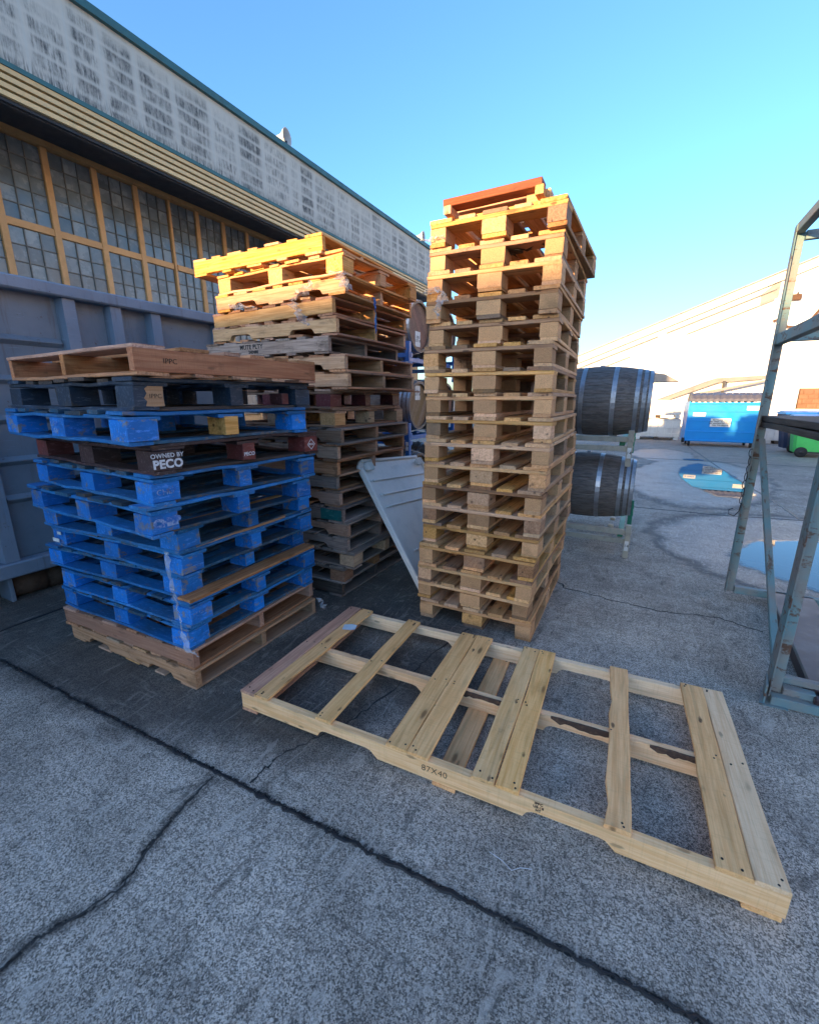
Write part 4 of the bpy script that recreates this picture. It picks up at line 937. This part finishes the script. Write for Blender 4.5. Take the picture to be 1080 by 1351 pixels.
for k, z, n_, d_, yw in BL:
    t = thing('blue_pallet' if 3 <= k <= 12 and k != 10 else ('maroon_pallet' if k == 10 else 'wooden_pallet'), bl_lab[k], 'pallet', at_corner(n_, d_, yw, z, .6095, .508, 1), yw, 'pallets in the blue stack')
    if k in (1, 2):
        st = stringer_pallet(t, 'pale_weathered' if k == 1 else 'weathered', 'pale_weathered' if k == 1 else 'weathered', notch=(k == 1), n_top=6)
    elif k == 13:
        t.rotation_euler = (0, 0, yw+R(90))
        st = stringer_pallet(t, 'rust_wood', 'weathered', L=1.016, Wd=1.219, notch=False, n_top=6, n_bot=5)
        text('stamp', 'IPPC', 'brown_ink', .03, st[0], (-.36, -.0205, 0), (R(90), 0, 0)); 
    elif k == 10:
        bl = block_pallet(t, 'peco', 'dark_wood', 'peco', matfn=lambda i, j: 'peco_red' if (i == 2 and j > 0) or (i < 2 and j == 0 and i == 0) else 'peco')
        c = bl[6]      # near right block, its right face (+X)
        text('lettering', 'OWNED BY', 'chalk', .027, c, (.0, -.0705, .024), (R(90), 0, 0), fat=.0006)
        text('lettering', 'PECO', 'chalk', .052, c, (.0, -.0705, -.014), (R(90), 0, 0), fat=.0022)
        text('lettering', 'PECO', 'chalk', .026, bl[7], (.0, -.0705, -.012), (R(90), 0, 0), fat=.0008)
        f = bl[8]
        bm = bmesh.new()
        for s_, w_ in ((.034, .0), (.0, .0)): pass
        outer = [(.034, 0), (0, .034), (-.034, 0), (0, -.034)]; inner = [(x*.8, y*.8) for x, y in outer]
        vo = [bm.verts.new((x, -.0708, y)) for x, y in outer]; vi = [bm.verts.new((x, -.0708, y)) for x, y in inner]
        for q in range(4): bm.faces.new((vo[q], vo[(q+1) % 4], vi[(q+1) % 4], vi[q]))
        put('diamond_mark', mesh_from('diamond_mark', bm, 'chalk'), f); text('lettering', 'PECO', 'chalk', .016, f, (0, -.0708, 0), (R(90), 0, 0), fat=.0005)
    elif k == 12:
        bl = block_pallet(t, 'blueblack', 'dark_wood', 'blueblack')
        bm = bmesh.new(); pts = [(-.02, -.04), (.02, -.042), (.06, -.041), (.058, .0), (.061, .041), (.0, .043), (-.018, .03), (-.01, .012), (-.024, -.008), (-.012, -.02)]
        bm.faces.new([bm.verts.new((x, -.0703, y)) for x, y in pts]); put('bare_patch', mesh_from('bare_patch', bm, 'pale_weathered'), bl[6])
        text('stamp', 'IPPC', 'brown_ink', .026, bl[6], (.025, -.0708, .0), (R(90), 0, 0))
        for c in (bl[8],): box('bare_patch', 'maroon', (-.12, -.0, -.01), (.05, .1, .06), c)
    else:
        bl = block_pallet(t, 'blue', 'blue_board', 'blue_edge', matfn=(lambda i, j: 'euro' if (k == 11 and i == 2 and j == 1) else 'blue'))
        if k == 11: text('lettering', 'CHEP\nUSA', 'faded', .03, bl[3], (-.0755, 0, 0), (R(90), 0, R(-90))) ; bl[3].children[0].location = (-.0755, 0, 0)
        if k == 9: text('lettering', 'CHEP', 'faded', .036, bl[6], (0, -.0712, 0), (R(90), 0, 0))
        if k == 8: text('lettering', 'PALLET', 'faded', .026, bl[8], (0, -.0712, 0), (R(90), 0, 0)); text('lettering', 'CHEP', 'faded', .05, bl[6], (.01, -.0712, 0), (R(90), 0, 0), fat=.004)
        if k == 6: box('paint_splash', 'white_paint', (-.0755, .02, -.02), (.003, .07, .022), bl[0], 0); box('paint_splash', 'white_paint', (-.0755, -.03, .03), (.003, .04, .018), bl[0], 0)
        if k == 3: text('lettering', 'CHEP USA', 'faded', .024, bl[6], (-.0755, .0, .0), (R(90), 0, R(-90)))
        if k == 4:
            put('bare_board', board(1.0, .10, .018, 'weathered', 1), t, (.565, 0, .1475), (0, 0, R(90))); text('lettering', '( ( CHEP', 'faded', .028, bl[6], (0, -.0712, .01), (R(90), 0, 0))
        if k in (7, 6): put('bare_board', board(.7, .05, .014, 'pale_weathered', k % 3), t, (.58, -.1, .1435), (0, 0, R(90)))

# --- tall mixed stack behind
S2 = [ # z bottom, right front corner n, type, stringer mat, board mat, label
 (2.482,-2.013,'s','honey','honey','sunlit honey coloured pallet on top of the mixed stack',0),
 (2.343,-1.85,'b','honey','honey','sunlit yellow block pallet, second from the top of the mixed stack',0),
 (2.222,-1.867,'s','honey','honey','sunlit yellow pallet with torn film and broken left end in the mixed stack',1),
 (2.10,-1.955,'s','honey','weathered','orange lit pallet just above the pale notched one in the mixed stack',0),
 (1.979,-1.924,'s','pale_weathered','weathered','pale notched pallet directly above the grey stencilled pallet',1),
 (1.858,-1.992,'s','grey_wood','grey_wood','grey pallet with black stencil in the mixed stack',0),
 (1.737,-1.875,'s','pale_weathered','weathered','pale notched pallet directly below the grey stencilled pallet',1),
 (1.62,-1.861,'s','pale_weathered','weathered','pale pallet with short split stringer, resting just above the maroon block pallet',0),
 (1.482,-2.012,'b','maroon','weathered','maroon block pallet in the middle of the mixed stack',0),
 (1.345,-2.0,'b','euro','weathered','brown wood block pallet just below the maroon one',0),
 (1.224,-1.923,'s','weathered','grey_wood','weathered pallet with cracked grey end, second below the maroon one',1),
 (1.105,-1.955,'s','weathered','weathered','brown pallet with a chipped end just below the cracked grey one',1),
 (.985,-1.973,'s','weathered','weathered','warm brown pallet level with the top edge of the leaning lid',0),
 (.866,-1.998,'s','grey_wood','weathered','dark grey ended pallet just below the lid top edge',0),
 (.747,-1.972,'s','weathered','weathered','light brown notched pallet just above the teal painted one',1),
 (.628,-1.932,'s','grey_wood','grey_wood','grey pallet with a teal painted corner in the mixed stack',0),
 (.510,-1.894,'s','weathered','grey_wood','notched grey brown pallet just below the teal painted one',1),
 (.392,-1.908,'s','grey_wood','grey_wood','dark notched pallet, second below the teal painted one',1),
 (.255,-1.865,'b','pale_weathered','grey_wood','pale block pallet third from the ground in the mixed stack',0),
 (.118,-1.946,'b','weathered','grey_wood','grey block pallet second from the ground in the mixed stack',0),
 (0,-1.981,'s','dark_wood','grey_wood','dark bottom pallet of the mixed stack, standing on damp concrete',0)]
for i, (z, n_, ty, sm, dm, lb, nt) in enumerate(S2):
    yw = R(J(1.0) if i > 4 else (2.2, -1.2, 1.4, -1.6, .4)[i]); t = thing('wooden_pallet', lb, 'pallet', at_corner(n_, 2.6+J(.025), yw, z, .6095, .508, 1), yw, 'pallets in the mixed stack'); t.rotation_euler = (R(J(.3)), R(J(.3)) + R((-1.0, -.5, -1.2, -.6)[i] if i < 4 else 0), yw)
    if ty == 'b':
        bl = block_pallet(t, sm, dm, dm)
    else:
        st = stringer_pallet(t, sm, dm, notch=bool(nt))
        if i == 5:
            text('stencil', 'MUTE PLTY', 'ink', .045, st[0], (-.12, -.0205, .015), (R(90), 0, 0), fat=.001); text('stencil', '240480', 'ink', .032, st[0], (-.1, -.0205, -.022), (R(90), 0, 0), fat=.001)
        if i == 15: box('painted_end', 'green_paint', (.50, -.0205, 0), (.2, .003, .086), st[0], 0)
    if i == 8: put('loose_board', board(1.35, .09, .014, 'weathered', 1), t, (.53, .06, .150), (R(2), R(1.5), R(78)))
# ---------------------------------------------------------------- torn film
def ribbon(label, pts, w, seed, group='scraps of torn film', mat='film', name='film_scrap'):
    rg = random.Random(seed); bm = bmesh.new(); rows = []; n = 5
    pp_ = irregular3(pts, 6, rg, w*.22)
    for i, p in enumerate(pp_):
        f = i/(len(pp_)-1); ww = w*(.5+.7*abs(math.sin(f*9+seed)))*(1 if f < .85 else (1-f)/.15+.1); tw = f*5+rg.uniform(-.6, .6)
        row = []
        for k in range(n):
            s = (k/(n-1)-.5)*ww; row.append(bm.verts.new((p[0]+s*math.cos(tw)+rg.uniform(-1, 1)*w*.12, p[1]+s*math.sin(tw)+rg.uniform(-1, 1)*w*.12, p[2]+rg.uniform(-1, 1)*w*.1)))
        rows.append(row)
    for A, B in zip(rows, rows[1:]):
        for k in range(n-1): bm.faces.new((A[k], A[k+1], B[k+1], B[k]))
    o = put(name, mesh_from(name, bm, mat)); tag(o, label, 'film', group); return o
def irregular3(pts, n, rg, v):
    out = []
    for a, b in zip(pts, pts[1:]):
        for i in range(n):
            f = i/n; out.append(tuple(a[k]+(b[k]-a[k])*f+rg.uniform(-v, v) for k in range(3)))
    out.append(tuple(pts[-1])); return out
ribbon('twisted strip of clear film hanging down the corner of the blue stack', [(-2.05,1.265,.80), (-2.03,1.25,.68), (-1.99,1.24,.55), (-1.95,1.22,.42), (-1.89,1.20,.32), (-1.82,1.21,.30)], .024, 1)
ribbon('wad of film at the far foot of the blue stack', [(-1.96,2.28,.13), (-1.93,2.30,.10), (-1.93,2.31,.04)], .04, 2)
ribbon('torn film on the front of the sunlit pallets of the mixed stack', [(-2.10,2.56,2.33), (-2.18,2.55,2.25), (-2.28,2.555,2.22), (-2.22,2.555,2.12), (-2.15,2.56,2.05)], .08, 3)
ribbon('film tuft at the right corner of the sunlit mixed stack', [(-1.88,2.56,2.36), (-1.85,2.57,2.30), (-1.82,2.60,2.25)], .08, 4)
ribbon('film roll poking out of the broken left end of the sunlit pallet', [(-2.9,2.56,2.22), (-2.78,2.55,2.235), (-2.66,2.57,2.21)], .08, 5)
ribbon('torn film tuft hanging at the left corner of the tallest tower', [(-1.30,2.66,2.18), (-1.22,2.655,2.20), (-1.17,2.65,2.17), (-1.19,2.655,2.10), (-1.20,2.66,2.03)], .06, 6)
ribbon('small film knot at the upper left corner of the tallest tower', [(-1.31,2.70,2.49), (-1.24,2.695,2.50), (-1.18,2.70,2.49)], .05, 7)
ribbon('crumpled black film inside the top of the tallest tower', [(-.95,2.85,2.40), (-.75,2.86,2.41), (-.58,2.85,2.405)], .12, 8, mat='rubber')
ribbon('blue strap hanging on the right side of the mixed stack', [(-1.84,2.95,2.27), (-1.83,2.95,2.16), (-1.835,2.955,2.02)], .02, 9, 'straps on the pallets', 'blue_rack', 'strap')

# ================================================================ the open pallet on the ground
GP = thing('open_pallet', 'long fresh pine pallet lying flat on the ground in front of the stacks', 'pallet', (-1.648, 1.294, 0), R(2.36))
L, Wd = 2.21, 1.016
def long_stringer(mat, seed):
    rg = random.Random(seed); H = .089; pr = [(0, 0)]
    for a, b in ((.47, .79), (1.42, 1.74)):
        pr += [(a, 0), (a+.012, .022), (a+.03, .034), (a+.05, .037), (b-.06, .037), (b-.035, .032), (b, 0)]
    pr += [(L, 0)]
    for k in range(9): pr.append((L*(1-k/8), H+(0 if k in (0, 8) else rg.uniform(-.003, 0))))
    bm = bmesh.new(); prism_bm(bm, [(x-L/2, z-H/2) for x, z in pr], -.019, .019, 'Y')
    bmesh.ops.bevel(bm, geom=bm.edges[:], offset=.0016, segments=1, affect='EDGES')
    return mesh_from('stringer', bm, mat)
st0 = put('stringer', long_stringer('pine_side', 1), GP, (L/2, .019, .0605))
put('stringer', long_stringer('pine_side', 2), GP, (L/2, Wd/2, .0605)); put('stringer', long_stringer('pine_side', 3), GP, (L/2, Wd-.019, .0605))
M['bark'] = simple('dark_bark', (.075,.042,.028), .9, dirt=.8, scale=30, dcol=(.22,.13,.08), bump=1.0)
for x0, x1 in ((.95, 1.24), (1.45, 1.75), (1.86, 2.08)):
    bm = bmesh.new(); rg = random.Random(int(x0*100)); rows = []
    for i in range(15):
        x = x0+(x1-x0)*i/14; wv = .004+.009*rg.uniform(.5, 1.3)*min(1, i*.5, (14-i)*.5)
        rows.append([bm.verts.new((x, Wd/2-.0205, .1035-wv*2.0)), bm.verts.new((x, Wd/2-.0212, .1065)), bm.verts.new((x, Wd/2-.018+wv*.5, .1062))])
    for A, B in zip(rows, rows[1:]):
        for k in range(2): bm.faces.new((A[k], B[k], B[k+1], A[k+1]))
    put('bark_edge', mesh_from('bark_edge', bm, 'bark'), GP)
def gboard(x, w, mat, z=.1135, y0=-.002, y1=Wd+.002, var=0, name='deck_board', wane=0, rot=0.0, label=None):
    o = put(name, board(y1-y0, w, .016, mat, var, .0022, 10 if wane else 5, wane), GP, (x, (y0+y1)/2, z), (0, 0, R(90+rot)))
    if label: o['label'] = label
    return o
tops = [(.045, .088, 'pine_red', 0, 0, 0), (.137, .088, 'pine', 1, .006, -.4), (.505, .088, 'pine', 2, 0, .3), (.885, .096, 'pine', 3, 0, 0), (.985, .098, 'pine', 4, 0, .1),
        (1.265, .09, 'pine_pale', 5, 0, -.2), (1.358, .088, 'pine', 6, 0, 0), (1.735, .088, 'pine', 7, .014, .2), (2.068, .098, 'pine', 8, .012, -.2), (2.163, .088, 'pine_side', 9, 0, 0)]
M['pine_pale'] = wood('cream_pine', (.94,.60,.30), (.82,.47,.2), grey=.1, greycol=(.5,.36,.26), var=.04, knots=.7, dirt=.25)
for x, w, m_, v_, wn_, rr in tops: gboard(x, w, m_, var=v_, wane=wn_, rot=rr+(180 if x > 1 else 0))
for x, w, m_, v_ in ((.05, .1, 'pine_red', 20), (1.10, .1, 'pine', 21), (2.15, .1, 'pine', 22)): gboard(x, w, m_, z=.008, var=v_, name='bottom_board')
bm = bmesh.new()
for x, w, *_ in tops:
    for y in (.014, .03, Wd/2-.01, Wd/2+.012, Wd-.03, Wd-.013):
        xx = x+random.choice((-1, 1))*w*random.uniform(.15, .36)
        bmesh.ops.create_cone(bm, cap_ends=True, segments=7, radius1=.0042, radius2=.0042, depth=.002, matrix=Matrix.Translation((xx, y+J(.004), .1222)))
put('nails', mesh_from('nails', bm, 'nail'), GP)['kind'] = 'stuff'
text('lettering', '87X40', 'brown_ink', .041, st0, (-.045, -.0196, .006), (R(90), 0, 0), fat=-.0004)
text('stamp', 'IPPC\nUS-18\nHT', 'brown_ink', .015, st0, (.37, -.0196, .024), (R(90), 0, 0), fat=.0006)
pa = bmesh.new()
v = [(-.035, -.03, .002), (.02, -.035, .004), (.05, -.03, .006), (.05, .028, .004), (.018, .03, .010), (-.035, .03, .003)]
vs_ = [pa.verts.new(q) for q in v]; pa.faces.new((vs_[0], vs_[1], vs_[4], vs_[5])); pa.faces.new((vs_[1], vs_[2], vs_[3], vs_[4]))
o = put('paper_scrap', mesh_from('paper_scrap', pa, 'paper'), None, (-1.52, 2.05, .123), (0, 0, R(20))); tag(o, 'folded pale blue paper scrap on the corner boards of the open pallet', 'paper')

bm = bmesh.new(); tube_bm(bm, [(-.30, 1.175, .004), (-.25, 1.165, .006), (-.215, 1.15, .003), (-.19, 1.168, .009), (-.155, 1.185, .004)], .0013, 5)
tag(put('strap_scrap', mesh_from('strap_scrap', bm, 'chalk')), 'thin white plastic strap scrap on the concrete below the open pallet', 'strap', 'straps on the pallets')
